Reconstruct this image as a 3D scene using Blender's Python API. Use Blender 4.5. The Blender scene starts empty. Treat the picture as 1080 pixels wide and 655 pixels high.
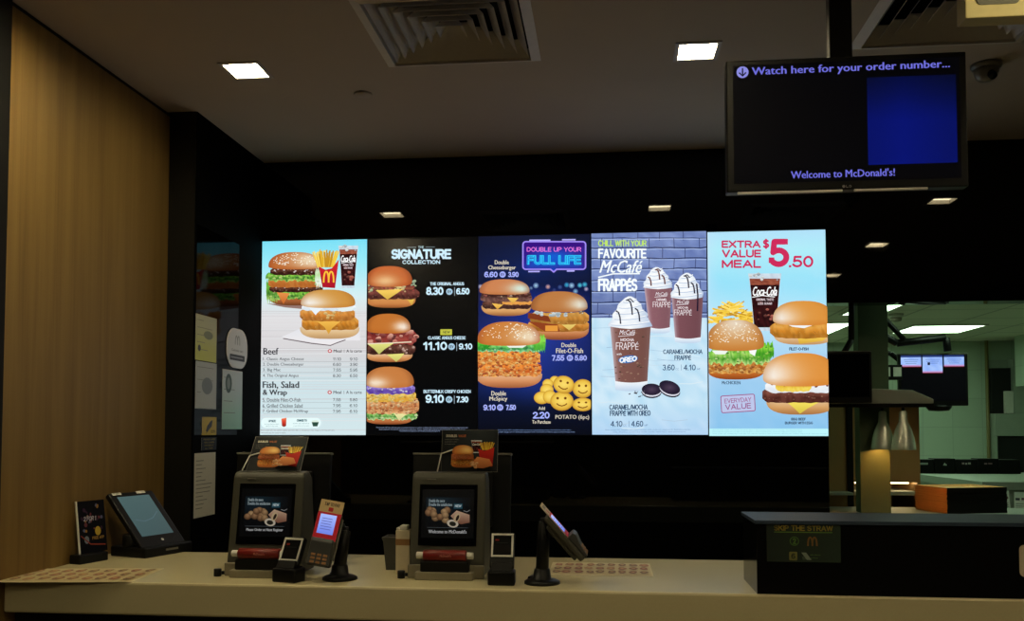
import bpy, bmesh, math, random
from mathutils import Vector, Matrix
from math import sin, cos, pi, radians

S = bpy.context.scene
COL = S.collection
R = random.Random(7)
CT = 0.993          # counter top height
CEIL = 2.95
YW = 4.735          # back wall plane
XL = -1.9965        # wood wall plane
XS = -1.866         # dark side wall plane

# ------------------------------------------------------------------ materials
def lin(c):
    return tuple(((x/255)/12.92 if x/255 <= .04045 else ((x/255+.055)/1.055)**2.4) for x in c[:3])

MATS = {}
def mat(name, col, rough=.5, metal=0., spec=.5, bump=0., scale=40., stretch=(1, 1, 1), var=.08, emit=None, es=0., coat=0.):
    m = bpy.data.materials.new(name); m.use_nodes = True
    nt = m.node_tree; N = nt.nodes; L = nt.links
    b = N['Principled BSDF']
    b.inputs['Roughness'].default_value = rough
    b.inputs['Metallic'].default_value = metal
    b.inputs['Specular IOR Level'].default_value = spec
    b.inputs['Coat Weight'].default_value = coat
    tc = N.new('ShaderNodeTexCoord'); mp = N.new('ShaderNodeMapping'); mp.inputs['Scale'].default_value = stretch
    nz = N.new('ShaderNodeTexNoise'); nz.inputs['Scale'].default_value = scale; nz.inputs['Detail'].default_value = 4
    L.new(tc.outputs['Object'], mp.inputs['Vector']); L.new(mp.outputs['Vector'], nz.inputs['Vector'])
    rp = N.new('ShaderNodeMapRange'); rp.inputs['To Min'].default_value = 1-var; rp.inputs['To Max'].default_value = 1+var
    L.new(nz.outputs['Fac'], rp.inputs['Value'])
    mx = N.new('ShaderNodeVectorMath'); mx.operation = 'SCALE'; mx.inputs[0].default_value = col
    L.new(rp.outputs['Result'], mx.inputs['Scale']); L.new(mx.outputs['Vector'], b.inputs['Base Color'])
    if bump:
        bp = N.new('ShaderNodeBump'); bp.inputs['Strength'].default_value = bump; bp.inputs['Distance'].default_value = .002
        L.new(nz.outputs['Fac'], bp.inputs['Height']); L.new(bp.outputs['Normal'], b.inputs['Normal'])
    if emit:
        b.inputs['Emission Color'].default_value = (*emit, 1); b.inputs['Emission Strength'].default_value = es
    MATS[name] = m
    return m

def wood_mat():
    m = bpy.data.materials.new('wood_panel'); m.use_nodes = True
    nt = m.node_tree; N = nt.nodes; L = nt.links; b = N['Principled BSDF']
    tc = N.new('ShaderNodeTexCoord'); mp = N.new('ShaderNodeMapping'); mp.inputs['Scale'].default_value = (14, 14, .55)
    nz = N.new('ShaderNodeTexNoise'); nz.inputs['Scale'].default_value = 1.6; nz.inputs['Detail'].default_value = 7; nz.inputs['Distortion'].default_value = .4
    mp2 = N.new('ShaderNodeMapping'); mp2.inputs['Scale'].default_value = (90, 90, 1.4)
    nz2 = N.new('ShaderNodeTexNoise'); nz2.inputs['Scale'].default_value = 2; nz2.inputs['Detail'].default_value = 3
    L.new(tc.outputs['Object'], mp.inputs['Vector']); L.new(mp.outputs['Vector'], nz.inputs['Vector'])
    L.new(tc.outputs['Object'], mp2.inputs['Vector']); L.new(mp2.outputs['Vector'], nz2.inputs['Vector'])
    ad = N.new('ShaderNodeMath'); ad.operation = 'MULTIPLY_ADD'; ad.inputs[1].default_value = .35
    L.new(nz2.outputs['Fac'], ad.inputs[0]); L.new(nz.outputs['Fac'], ad.inputs[2])
    cr = N.new('ShaderNodeValToRGB')
    cr.color_ramp.elements[0].position = .45; cr.color_ramp.elements[0].color = (.150, .089, .0225, 1)
    cr.color_ramp.elements[1].position = .95; cr.color_ramp.elements[1].color = (.215, .134, .040, 1)
    L.new(ad.outputs[0], cr.inputs['Fac']); L.new(cr.outputs['Color'], b.inputs['Base Color'])
    b.inputs['Roughness'].default_value = .55; b.inputs['Specular IOR Level'].default_value = .25
    return m

def side_panel_mat():
    m = bpy.data.materials.new('black_side_panel'); m.use_nodes = True
    nt = m.node_tree; N = nt.nodes; L = nt.links; N.remove(N['Principled BSDF'])
    d = N.new('ShaderNodeBsdfDiffuse'); d.inputs['Color'].default_value = (.0016, .0016, .0016, 1)
    g = N.new('ShaderNodeBsdfGlossy'); g.inputs['Roughness'].default_value = .06
    nz = N.new('ShaderNodeTexNoise'); nz.inputs['Scale'].default_value = 2.5
    rp = N.new('ShaderNodeMapRange'); rp.inputs['To Min'].default_value = .017; rp.inputs['To Max'].default_value = .030
    mx = N.new('ShaderNodeMixShader'); L.new(nz.outputs['Fac'], rp.inputs['Value']); L.new(rp.outputs['Result'], mx.inputs['Fac'])
    L.new(d.outputs[0], mx.inputs[1]); L.new(g.outputs[0], mx.inputs[2]); L.new(mx.outputs[0], N['Material Output'].inputs['Surface'])
    return m

def tile_mat(name, col, mortar, w, h, offset=0., rough=.35, msize=.006, horiz=False):
    m = bpy.data.materials.new(name); m.use_nodes = True
    nt = m.node_tree; N = nt.nodes; L = nt.links; b = N['Principled BSDF']
    g = N.new('ShaderNodeTexCoord'); sx = N.new('ShaderNodeSeparateXYZ'); cb = N.new('ShaderNodeCombineXYZ')
    L.new(g.outputs['Object'], sx.inputs[0])
    if horiz:
        L.new(sx.outputs['X'], cb.inputs['X']); L.new(sx.outputs['Y'], cb.inputs['Y'])
    else:
        ad = N.new('ShaderNodeMath'); ad.operation = 'ADD'
        L.new(sx.outputs['X'], ad.inputs[0]); L.new(sx.outputs['Y'], ad.inputs[1])
        L.new(ad.outputs[0], cb.inputs['X']); L.new(sx.outputs['Z'], cb.inputs['Y'])
    br = N.new('ShaderNodeTexBrick'); br.offset = offset
    br.inputs['Color1'].default_value = (*col, 1); br.inputs['Color2'].default_value = (*[c*.93 for c in col], 1)
    br.inputs['Mortar'].default_value = (*mortar, 1); br.inputs['Scale'].default_value = 1
    br.inputs['Mortar Size'].default_value = msize; br.inputs['Brick Width'].default_value = w; br.inputs['Row Height'].default_value = h
    L.new(cb.outputs[0], br.inputs['Vector']); L.new(br.outputs['Color'], b.inputs['Base Color'])
    b.inputs['Roughness'].default_value = rough
    return m

def attr_mat(name, emit=0., rough=.4, gloss=.5):
    m = bpy.data.materials.new(name); m.use_nodes = True
    nt = m.node_tree; N = nt.nodes; L = nt.links; b = N['Principled BSDF']
    a = N.new('ShaderNodeAttribute'); a.attribute_name = 'Col'
    if emit:
        b.inputs['Base Color'].default_value = (.004, .004, .005, 1)
        L.new(a.outputs['Color'], b.inputs['Emission Color']); b.inputs['Emission Strength'].default_value = emit
    else:
        L.new(a.outputs['Color'], b.inputs['Base Color'])
    b.inputs['Roughness'].default_value = rough; b.inputs['Specular IOR Level'].default_value = gloss
    return m

M_wood = wood_mat()
M_ceil = mat('ceiling_paint', (.475, .41, .325), .8, spec=.2, scale=6, var=.03)
M_blackgloss = mat('black_gloss_panel', (.0015, .0015, .0015), .022, spec=.26, scale=3, var=.2)
M_sidegloss = side_panel_mat()
M_matteblack = mat('matte_black_panel', (.0014, .0014, .0013), .75, spec=.02)
M_granite = mat('dark_granite', (.007, .007, .006), .38, spec=.25, scale=160, var=.9)
M_darkwall = mat('dark_wall', (.003, .003, .003), .6, spec=.15)
M_floor = tile_mat('floor_tile', (.16, .12, .08), (.05, .04, .03), .6, .6, 0, .4, horiz=True)
M_counter = mat('solid_surface', (.53, .465, .275), .24, spec=.5, scale=220, var=.05)
M_cabbase = mat('dark_laminate', (.008, .007, .006), .5)
M_blackbox = mat('black_lacquer', (.004, .004, .004), .12, spec=.5)
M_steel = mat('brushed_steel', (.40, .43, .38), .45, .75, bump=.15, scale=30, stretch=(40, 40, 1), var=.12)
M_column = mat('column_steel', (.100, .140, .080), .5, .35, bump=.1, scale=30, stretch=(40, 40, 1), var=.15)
M_steeltop = mat('steel_worktop', (.034, .048, .072), .42, 0., spec=.05, bump=.08, scale=40, stretch=(1, 30, 30), var=.1)
M_steelwarm = mat('warm_lit_steel', (.40, .25, .11), .45, .6, bump=.12, scale=30, stretch=(40, 40, 1), var=.12)  # heat lamp warmth mixed into the steel colour
M_chrome = mat('polished_steel', (.85, .9, .76), .25, .5, var=.03)
M_blackplastic = mat('black_plastic', (.0035, .0035, .0035), .42, spec=.22, bump=.05, scale=300)
M_blackshine = mat('black_glass', (.002, .002, .0025), .1, spec=.2)
M_charcoal = mat('charcoal_plastic', (.052, .050, .036), .5, spec=.35, bump=.08, scale=250)
M_greytrim = mat('grey_trim', (.15, .145, .12), .45)
M_greybin = mat('grey_bin_plastic', (.045, .047, .046), .5)
M_tan = mat('tan_plastic', (.20, .175, .12), .5)
M_white = mat('white_plastic', (.62, .60, .54), .45)
M_cream = mat('cream_card', (.55, .47, .33), .7)
M_brown = mat('brown_card', (.26, .13, .045), .7)
M_red = mat('red_plastic', (.15, .010, .008), .4, spec=.3)
M_vent = mat('vent_metal', (.58, .56, .52), .55, spec=.3)
M_ventframe = mat('vent_frame_metal', (.68, .64, .57), .5, spec=.3)
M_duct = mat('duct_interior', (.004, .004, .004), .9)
M_trim = mat('lamp_trim', (.45, .42, .38), .5)
M_beige = mat('beige_casing', (.66, .55, .27), .5)
M_dome = mat('tinted_dome', (.16, .155, .12), .3, spec=.5)
M_paper = mat('white_paper', (.62, .60, .54), .8, spec=.2)
M_tray = mat('brown_tray', (.78, .40, .13), .6, spec=.35, scale=80, var=.15)
M_ktile = tile_mat('kitchen_tile', (.50, .60, .48), (.41, .49, .40), .30, .30, 0, .25, .004)
M_kceil = tile_mat('kitchen_ceiling_tile', (.80, .80, .66), (.5, .5, .42), .6, .6, 0, .8, .012, horiz=True)
M_kfloor = tile_mat('kitchen_floor_tile', (.30, .24, .18), (.05, .04, .035), .2, .2, 0, .4, horiz=True)
M_kmetal = mat('kitchen_metal', (.40, .44, .38), .5, .45, scale=12, var=.1)
M_copper = mat('pipe_brass', (.20, .16, .06), .5)
WARM = (1., .85, .52)
M_lamp = mat('lamp_panel', (.8, .8, .8), .5, emit=WARM, es=60.)
M_lampfront = mat('lamp_panel_bright', (.8, .8, .8), .5, emit=WARM, es=138.)
M_lampwall = mat('lamp_panel_wall', (.8, .8, .8), .5, emit=WARM, es=250.)
M_klamp = mat('kitchen_lamp_panel', (.8, .8, .8), .5, emit=(.66, 1., .66), es=6.6)
M_bulb = mat('heat_bulb', (.8, .5, .2), .5, emit=(1., .42, .10), es=44.)
M_screen = attr_mat('screen_picture', 1.0, .22, .3)
M_screendim = attr_mat('small_screen_picture', .5, .25, .25)
M_tvscreen = attr_mat('order_screen_picture', .85, .45, .03)
M_print = attr_mat('printed_paper', 0, .55, .3)
M_printgloss = attr_mat('printed_glossy_card', 0, .5, .06)

# ------------------------------------------------------------------ mesh building
class MB:
    def __init__(self, M=None):
        self.bm = bmesh.new(); self.M = M or Matrix()
    def _add(self, vs, fs, smooth=False, M=None):
        T = self.M @ M if M else self.M
        bv = [self.bm.verts.new(T @ Vector(v)) for v in vs]
        for f in fs:
            try:
                fc = self.bm.faces.new([bv[i] for i in f]); fc.smooth = smooth
            except ValueError:
                pass
        return bv
    def box(self, x0, x1, y0, y1, z0, z1, bev=0., M=None, seg=2):
        t = bmesh.new()
        vs = [t.verts.new((x, y, z)) for x in (x0, x1) for y in (y0, y1) for z in (z0, z1)]
        for f in ((0, 1, 3, 2), (4, 6, 7, 5), (0, 4, 5, 1), (2, 3, 7, 6), (0, 2, 6, 4), (1, 5, 7, 3)):
            t.faces.new([vs[i] for i in f])
        if bev:
            bmesh.ops.bevel(t, geom=t.edges[:], offset=bev, segments=seg, affect='EDGES', profile=.5)
        self._merge(t, M); return self
    def prism(self, poly, a0, a1, axis='x', bev=0., M=None):
        # poly: list of 2D points in the plane across `axis`
        def p(q, a):
            return {'x': (a, q[0], q[1]), 'y': (q[0], a, q[1]), 'z': (q[0], q[1], a)}[axis]
        t = bmesh.new(); n = len(poly)
        A = [t.verts.new(p(q, a0)) for q in poly]; B = [t.verts.new(p(q, a1)) for q in poly]
        t.faces.new(A[::-1]); t.faces.new(B)
        for i in range(n):
            t.faces.new([A[i], A[(i+1) % n], B[(i+1) % n], B[i]])
        bmesh.ops.recalc_face_normals(t, faces=t.faces[:])
        if bev:
            bmesh.ops.bevel(t, geom=t.edges[:], offset=bev, segments=2, affect='EDGES', profile=.5)
        self._merge(t, M); return self
    def _merge(self, t, M=None):
        t.verts.index_update()
        self._add([v.co.copy() for v in t.verts], [[v.index for v in f.verts] for f in t.faces], False, M)
        t.free()
    def lathe(self, prof, n=32, M=None, smooth=True):
        vs = []; fs = []
        for r, z in prof:
            for k in range(n):
                a = 2*pi*k/n; vs.append((r*cos(a), r*sin(a), z))
        for i in range(len(prof)-1):
            for k in range(n):
                fs.append((i*n+k, i*n+(k+1) % n, (i+1)*n+(k+1) % n, (i+1)*n+k))
        if prof[0][0] > 1e-5: fs.append(tuple(range(n))[::-1])
        if prof[-1][0] > 1e-5: fs.append(tuple((len(prof)-1)*n+k for k in range(n)))
        self._add(vs, fs, smooth, M); return self
    def cyl(self, p0, p1, r0, r1=None, n=20):
        r1 = r0 if r1 is None else r1
        p0 = Vector(p0); p1 = Vector(p1); d = p1-p0
        M = Matrix.Translation(p0) @ d.to_track_quat('Z', 'Y').to_matrix().to_4x4()
        L = d.length; e = min(r0, r1, L)*.12
        return self.lathe([(r0-e, 0), (r0, e), (r1, L-e), (r1-e, L)], n, M)
    def tube(self, pts, r, n=10):
        for a, b in zip(pts, pts[1:]): self.cyl(a, b, r, n=n)
        return self
    def obj(self, name, m, parent=None, auto=True):
        bmesh.ops.remove_doubles(self.bm, verts=self.bm.verts, dist=1e-6)
        bmesh.ops.recalc_face_normals(self.bm, faces=self.bm.faces[:])
        me = bpy.data.meshes.new(name); self.bm.to_mesh(me); self.bm.free()
        me.materials.append(m)
        o = bpy.data.objects.new(name, me); COL.objects.link(o)
        if parent: o.parent = parent
        return o

def tag(o, label=None, cat=None, group=None, kind=None):
    if label: o['label'] = label
    if cat: o['category'] = cat
    if group: o['group'] = group
    if kind: o['kind'] = kind
    return o
def thing(name, label, cat, loc=(0, 0, 0), rz=0., group=None):
    o = bpy.data.objects.new(name, None); COL.objects.link(o); o.empty_display_size = .05
    o.location = loc; o.rotation_euler = (0, 0, rz)
    return tag(o, label, cat, group)
def struct(name, mb, m):
    o = mb.obj(name, m); o['kind'] = 'structure'; return o
def dup(root, loc, label, group=None):
    r = root.copy(); COL.objects.link(r); r.location = loc; r['label'] = label
    if group: r['group'] = group
    for ch in list(root.children):
        c = ch.copy(); COL.objects.link(c); c.parent = r
        for g in ch.children:
            d = g.copy(); COL.objects.link(d); d.parent = c
    return r
def frame(o, r, u):
    r = Vector(r).normalized(); u = Vector(u).normalized(); n = r.cross(u).normalized(); u = n.cross(r)
    return Matrix(((r.x, u.x, n.x, o[0]), (r.y, u.y, n.y, o[1]), (r.z, u.z, n.z, o[2]), (0, 0, 0, 1)))

# ------------------------------------------------------------------ flat pictures (printed sheets and screens)
_tc = {}
def glyphs(s, bold):
    k = (s, bold)
    if k in _tc: return _tc[k]
    cu = bpy.data.curves.new('lettering', 'FONT'); cu.body = s; cu.size = 1; cu.offset = bold; cu.resolution_u = 2
    ob = bpy.data.objects.new('lettering', cu); COL.objects.link(ob)
    dg = bpy.context.evaluated_depsgraph_get()
    me = bpy.data.meshes.new_from_object(ob.evaluated_get(dg))
    vs = [(v.co.x, v.co.y) for v in me.vertices]; fs = [tuple(p.vertices) for p in me.polygons]
    bpy.data.objects.remove(ob); bpy.data.curves.remove(cu); bpy.data.meshes.remove(me)
    _tc[k] = (vs, fs); return vs, fs

def _arc(cx, cy, rx, ry, a0, a1, n=10):
    return [(cx+rx*cos(radians(a0+(a1-a0)*i/n)), cy+ry*sin(radians(a0+(a1-a0)*i/n))) for i in range(n+1)]
_O = _arc(.34, .5, .34, .5, 90, 450, 20)
SG = {  # plain sans capitals and figures as strokes: width, polylines in a box of height 1
    'A': (.64, [[(0, 0), (.32, 1), (.64, 0)], [(.11, .32), (.53, .32)]]),
    'B': (.56, [[(0, .5), (.32, .5)]+_arc(.32, .25, .24, .25, 90, -90, 8)+[(0, 0), (0, 1), (.3, 1)]+_arc(.3, .75, .22, .25, 90, -90, 8)]),
    'C': (.62, [_arc(.34, .5, .34, .5, 48, 312, 16)]),
    'D': (.6, [[(0, 0), (0, 1), (.24, 1)]+_arc(.24, .5, .36, .5, 90, -90, 12)+[(0, 0)]]),
    'E': (.5, [[(.5, 1), (0, 1), (0, 0), (.5, 0)], [(0, .52), (.45, .52)]]),
    'F': (.48, [[(.48, 1), (0, 1), (0, 0)], [(0, .52), (.42, .52)]]),
    'G': (.66, [_arc(.34, .5, .34, .5, 48, 318, 16)+[(.64, .46), (.38, .46)]]),
    'H': (.58, [[(0, 0), (0, 1)], [(.58, 0), (.58, 1)], [(0, .52), (.58, .52)]]),
    'I': (.02, [[(0, 0), (0, 1)]]), 'J': (.4, [[(.4, 1), (.4, .25)]+_arc(.2, .25, .2, .25, 0, -180, 8)]),
    'K': (.58, [[(0, 0), (0, 1)], [(.56, 1), (0, .42)], [(.2, .6), (.58, 0)]]), 'L': (.46, [[(0, 1), (0, 0), (.46, 0)]]),
    'M': (.74, [[(0, 0), (0, 1), (.37, .1), (.74, 1), (.74, 0)]]), 'N': (.58, [[(0, 0), (0, 1), (.58, 0), (.58, 1)]]),
    'O': (.68, [_O]), 'P': (.54, [[(0, 0), (0, 1), (.3, 1)]+_arc(.3, .73, .24, .27, 90, -90, 8)+[(0, .46)]]),
    'Q': (.7, [_O, [(.42, .25), (.68, -.02)]]), 'R': (.56, [[(0, 0), (0, 1), (.32, 1)]+_arc(.32, .74, .23, .26, 90, -90, 8)+[(0, .48)], [(.3, .48), (.56, 0)]]),
    'S': (.54, [_arc(.27, .74, .25, .26, 35, 250, 12)+_arc(.27, .26, .27, .26, 75, -150, 12)]),
    'T': (.58, [[(0, 1), (.58, 1)], [(.29, 1), (.29, 0)]]), 'U': (.58, [[(0, 1), (0, .3)]+_arc(.29, .3, .29, .3, 180, 360, 12)+[(.58, 1)]]),
    'V': (.62, [[(0, 1), (.31, 0), (.62, 1)]]), 'W': (.9, [[(0, 1), (.22, 0), (.45, .95), (.68, 0), (.9, 1)]]), 'X': (.6, [[(0, 1), (.6, 0)], [(0, 0), (.6, 1)]]),
    'Y': (.6, [[(0, 1), (.3, .45), (.6, 1)], [(.3, .45), (.3, 0)]]), 'Z': (.54, [[(.02, 1), (.54, 1), (0, 0), (.54, 0)]]),
    '0': (.52, [_arc(.26, .5, .26, .5, 90, 450, 18)]), '1': (.3, [[(0, .76), (.22, 1), (.22, 0)]]),
    '2': (.5, [_arc(.25, .73, .25, .27, 165, -25, 10)+[(0, 0), (.5, 0)]]), '3': (.5, [_arc(.24, .75, .22, .25, 150, -90, 10)+_arc(.24, .25, .26, .25, 90, -150, 10)]),
    '4': (.54, [[(.4, 0), (.4, 1), (0, .27), (.54, .27)]]), '5': (.5, [[(.46, 1), (.09, 1), (.05, .52)]+_arc(.24, .31, .27, .31, 125, -155, 12)]),
    '6': (.52, [_arc(.26, .3, .26, .3, 180, -180, 16)+_arc(.30, .5, .30, .5, 180, 55, 8)]), '7': (.48, [[(0, 1), (.48, 1), (.16, 0)]]),
    '8': (.52, [_arc(.26, .75, .22, .25, 90, 450, 16), _arc(.26, .25, .26, .25, 90, 450, 16)]), '9': (.52, [_arc(.26, .7, .26, .3, 0, 360, 16)+_arc(.22, .5, .30, .5, 0, -125, 8)]),
    '.': (.02, [[(0, 0), (.01, 0)]]), '/': (.36, [[(0, 0), (.36, 1)]]), '|': (.02, [[(0, -.1), (0, 1.05)]]), '-': (.3, [[(0, .42), (.3, .42)]]), ' ': (.16, []),
    '$': (.54, [_arc(.27, .74, .25, .24, 35, 250, 12)+_arc(.27, .26, .27, .24, 75, -150, 12), [(.27, -.08), (.27, 1.08)]]),
    '\u00c9': (.5, [[(.5, .8), (0, .8), (0, 0), (.5, 0)], [(0, .42), (.45, .42)], [(.2, .93), (.38, 1.08)]]),
}
class Art:
    """picture on a flat w x h rectangle; (u, v) runs over the quad q = TL, TR, BL, BR, v downward"""
    def __init__(s, w, h, q, dz=3e-5):
        s.w, s.h, s.q, s.dz = w, h, q, dz
        s.V = []; s.F = []; s.C = []; s.z = 0
    def P(s, u, v):
        (ax, ay), (bx, by), (cx, cy), (dx, dy) = s.q
        a, t = .5, .5
        for _ in range(5):
            l = ax+(cx-ax)*t; r = bx+(dx-bx)*t; a = (u-l)/(r-l)
            tp = ay+(by-ay)*a; bt = cy+(dy-cy)*a; t = (v-tp)/(bt-tp)
        a = min(1, max(0, a)); t = min(1, max(0, t))
        return (a*s.w, (1-t)*s.h)
    def add(s, uv, faces, col):
        n0 = len(s.V); s.z += s.dz
        for u, v in uv:
            x, y = s.P(u, v); s.V.append((x, y, s.z)); c = col(u, v) if callable(col) else col; s.C.append((*lin(c), 1))
        s.F += [tuple(n0+i for i in f) for f in faces]
    def poly(s, pts, col):
        s.add(pts, [tuple(range(len(pts)))], col)
    def rect(s, u0, v0, u1, v1, col, n=1, m=1):
        uv = [(u0+(u1-u0)*i/n, v0+(v1-v0)*j/m) for j in range(m+1) for i in range(n+1)]
        s.add(uv, [(j*(n+1)+i, j*(n+1)+i+1, (j+1)*(n+1)+i+1, (j+1)*(n+1)+i) for j in range(m) for i in range(n)], col)
    def fill(s, pts, col, c=None, rings=(1, .86, .66, .42, .18)):
        n = len(pts); c = c or (sum(p[0] for p in pts)/n, sum(p[1] for p in pts)/n)
        uv = [(c[0]+(p[0]-c[0])*k, c[1]+(p[1]-c[1])*k) for k in rings for p in pts]+[c]
        fs = [(i*n+j, i*n+(j+1) % n, (i+1)*n+(j+1) % n, (i+1)*n+j) for i in range(len(rings)-1) for j in range(n)]
        fs += [((len(rings)-1)*n+j, (len(rings)-1)*n+(j+1) % n, len(uv)-1) for j in range(n)]
        s.add(uv, fs, col)
    def ell(s, cu, cv, ru, rv, col, n=18, rot=0., rings=(1, .8, .5)):
        s.fill([(cu+ru*cos(a)*cos(rot)-rv*sin(a)*sin(rot), cv+ru*cos(a)*sin(rot)+rv*sin(a)*cos(rot)) for a in [2*pi*k/n for k in range(n)]], col, (cu, cv), rings)
    def line(s, pts, w, col):
        uv = []; 
        for i, p in enumerate(pts):
            a = pts[max(0, i-1)]; b = pts[min(len(pts)-1, i+1)]
            d = math.hypot(b[0]-a[0], b[1]-a[1]) or 1; nx, ny = -(b[1]-a[1])/d*w/2, (b[0]-a[0])/d*w/2
            uv += [(p[0]+nx, p[1]+ny), (p[0]-nx, p[1]-ny)]
        s.add(uv, [(2*i, 2*i+1, 2*i+3, 2*i+2) for i in range(len(pts)-1)], col)
    def text(s, t, u0, v0, u1, v1, col, bold=.0, shear=0., rot=0.):
        if all(c in SG for c in t):
            return s.stroke_text(t, u0, v0, u1, v1, col, .112+bold*3.1, shear, rot)
        if bold > 0:
            d = bold*(v1-v0)*1.2
            for k in (-d, d): s.text(t, u0+k, v0, u1+k, v1, col, 0, shear, rot)
        vs, fs = glyphs(t, 0)
        if not vs: return
        vs = [(x+shear*y, y) for x, y in vs]
        xa = min(x for x, _ in vs); xb = max(x for x, _ in vs); ya = min(y for _, y in vs); yb = max(y for _, y in vs)
        k = (u1-u0)/(xb-xa); ky = (v1-v0)/(yb-ya); cu, cv = (u0+u1)/2, (v0+v1)/2
        uv = []
        for x, y in vs:
            u = u0+(x-xa)*k-cu; v = v1-(y-ya)*ky-cv
            uv.append((cu+u*cos(rot)-v*sin(rot), cv+u*sin(rot)+v*cos(rot)))
        s.add(uv, fs, col)
    def stroke_text(s, t, u0, v0, u1, v1, col, wt, shear, rot):
        x = 0; L = []
        for c in t:
            w, ls = SG[c]
            for l in ls: L.append([(x+p[0]+shear*p[1], p[1]) for p in l])
            x += w+.2
        xs = [p[0] for l in L for p in l]; xa, xb = min(xs), max(xs)
        h = v1-v0; wp = wt*h; ws = min(wp, wt*h*1.0)
        k = (u1-u0-ws)/max(xb-xa, 1e-6); ky = (h-ws); cu, cv = (u0+u1)/2, (v0+v1)/2
        uv = []; fs = []
        def put(u, v):
            u -= cu; v -= cv; uv.append((cu+u*cos(rot)-v*sin(rot), cv+u*sin(rot)+v*cos(rot)))
        for l in L:
            P = [(u0+ws/2+(p[0]-xa)*k, v1-ws/2-p[1]*ky) for p in l]
            for a, b in zip(P, P[1:]):
                d = math.hypot(b[0]-a[0], b[1]-a[1]) or 1e-6; nx, ny = -(b[1]-a[1])/d*ws/2, (b[0]-a[0])/d*ws/2
                n0 = len(uv)
                for q, sg in ((a, 1), (a, -1), (b, -1), (b, 1)): put(q[0]+nx*sg, q[1]+ny*sg)
                fs.append((n0, n0+1, n0+2, n0+3))
            for i, q in enumerate(P):
                n0 = len(uv); e = 0 < i < len(P)-1
                if e:
                    for j in range(8): put(q[0]+ws/2*cos(j*pi/4), q[1]+ws/2*sin(j*pi/4))
                    fs.append(tuple(range(n0, n0+8)))
                else:
                    for a_, b_ in ((-1, -1), (1, -1), (1, 1), (-1, 1)): put(q[0]+ws/2*a_*.96, q[1]+ws/2*b_*.96)
                    fs.append((n0, n0+1, n0+2, n0+3))
        s.add(uv, fs, col)
    def rrect(s, u0, v0, u1, v1, r, col, rot=0., n=5):
        s.fill(s.rpts(u0, v0, u1, v1, r, rot, n), col, rings=(1, .7, .35))
    def rpts(s, u0, v0, u1, v1, r, rot=0., n=5):
        P = []
        for cx, cy, a0 in ((u1-r, v0+r, -90), (u1-r, v1-r, 0), (u0+r, v1-r, 90), (u0+r, v0+r, 180)):
            for k in range(n+1):
                a = radians(a0+90*k/n); P.append((cx+r*cos(a), cy+r*sin(a)))
        c = ((u0+u1)/2, (v0+v1)/2)
        return [(c[0]+(x-c[0])*cos(rot)-(y-c[1])*sin(rot), c[1]+(x-c[0])*sin(rot)+(y-c[1])*cos(rot)) for x, y in P]
    def outline(s, u0, v0, u1, v1, r, w, col, rot=0.):
        P = s.rpts(u0, v0, u1, v1, r, rot); s.line(P+[P[0], P[1]], w, col)
    def obj(s, name, m, M, parent=None):
        me = bpy.data.meshes.new(name); me.from_pydata(s.V, [], s.F)
        a = me.color_attributes.new('Col', 'FLOAT_COLOR', 'POINT')
        a.data.foreach_set('color', [x for c in s.C for x in c])
        me.transform(M); me.update(); me.materials.append(m)
        o = bpy.data.objects.new(name, me); COL.objects.link(o)
        if parent: o.parent = parent
        return o

def mixc(a, b, t):
    t = min(1, max(0, t)); return tuple(x+(y-x)*t for x, y in zip(a, b))
def vgrad(stops):
    def f(u, v):
        for (v0, c0), (v1, c1) in zip(stops, stops[1:]):
            if v <= v1: return mixc(c0, c1, (v-v0)/(v1-v0))
        return stops[-1][1]
    return f

# ---- drawn food
def bun(a, u0, u1, v0, v1, base, hi, hp=(.7, .4), dark=None, seeds=0, flat=.74, hs=.35):
    cx = (u0+u1)/2; rx = (u1-u0)/2; vm = v0+(v1-v0)*flat; dark = dark or tuple(c*.5 for c in base)
    P = []
    for k in range(40):
        t = 2*pi*k/40; c, s_ = cos(t), sin(t)
        x = cx+rx*math.copysign(abs(c)**.8, c)
        y = vm-(vm-v0)*abs(s_)**.92 if s_ > 0 else vm+(v1-vm)*abs(s_)**.7
        P.append((x, y))
    hx, hy = u0+(u1-u0)*hp[0], v0+(v1-v0)*hp[1]
    def f(u, v):
        e = ((u-hx)/(u1-u0))**2+((v-hy)/(v1-v0)*.75)**2
        r = ((u-cx)/rx)**2+((v-vm)/(v1-v0))**2
        c = mixc(base, hi, math.exp(-e/(hs*hs))*1.0)
        c = mixc(c, tuple(x*y for x, y in zip(base, (.92, .80, .62))), max(0, (v-vm)/(v1-vm))*.5)
        return mixc(c, dark, max(0, r-.5)*.95)
    a.fill(P, f, (cx, vm-(vm-v0)*.35), (1, .95, .86, .72, .55, .36, .18))
    for _ in range(seeds):
        t = R.uniform(.15, pi-.15); k = R.uniform(.1, .93)**.6
        x = cx+rx*cos(t)*k*.95; y = vm-(vm-v0)*sin(t)*k*.95
        z = R.uniform(.5, .95)
        a.ell(x, y, z, z*.62, mixc((250, 235, 200), (255, 255, 245), R.random()), 6, R.uniform(-.6, .6), (1,))
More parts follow.
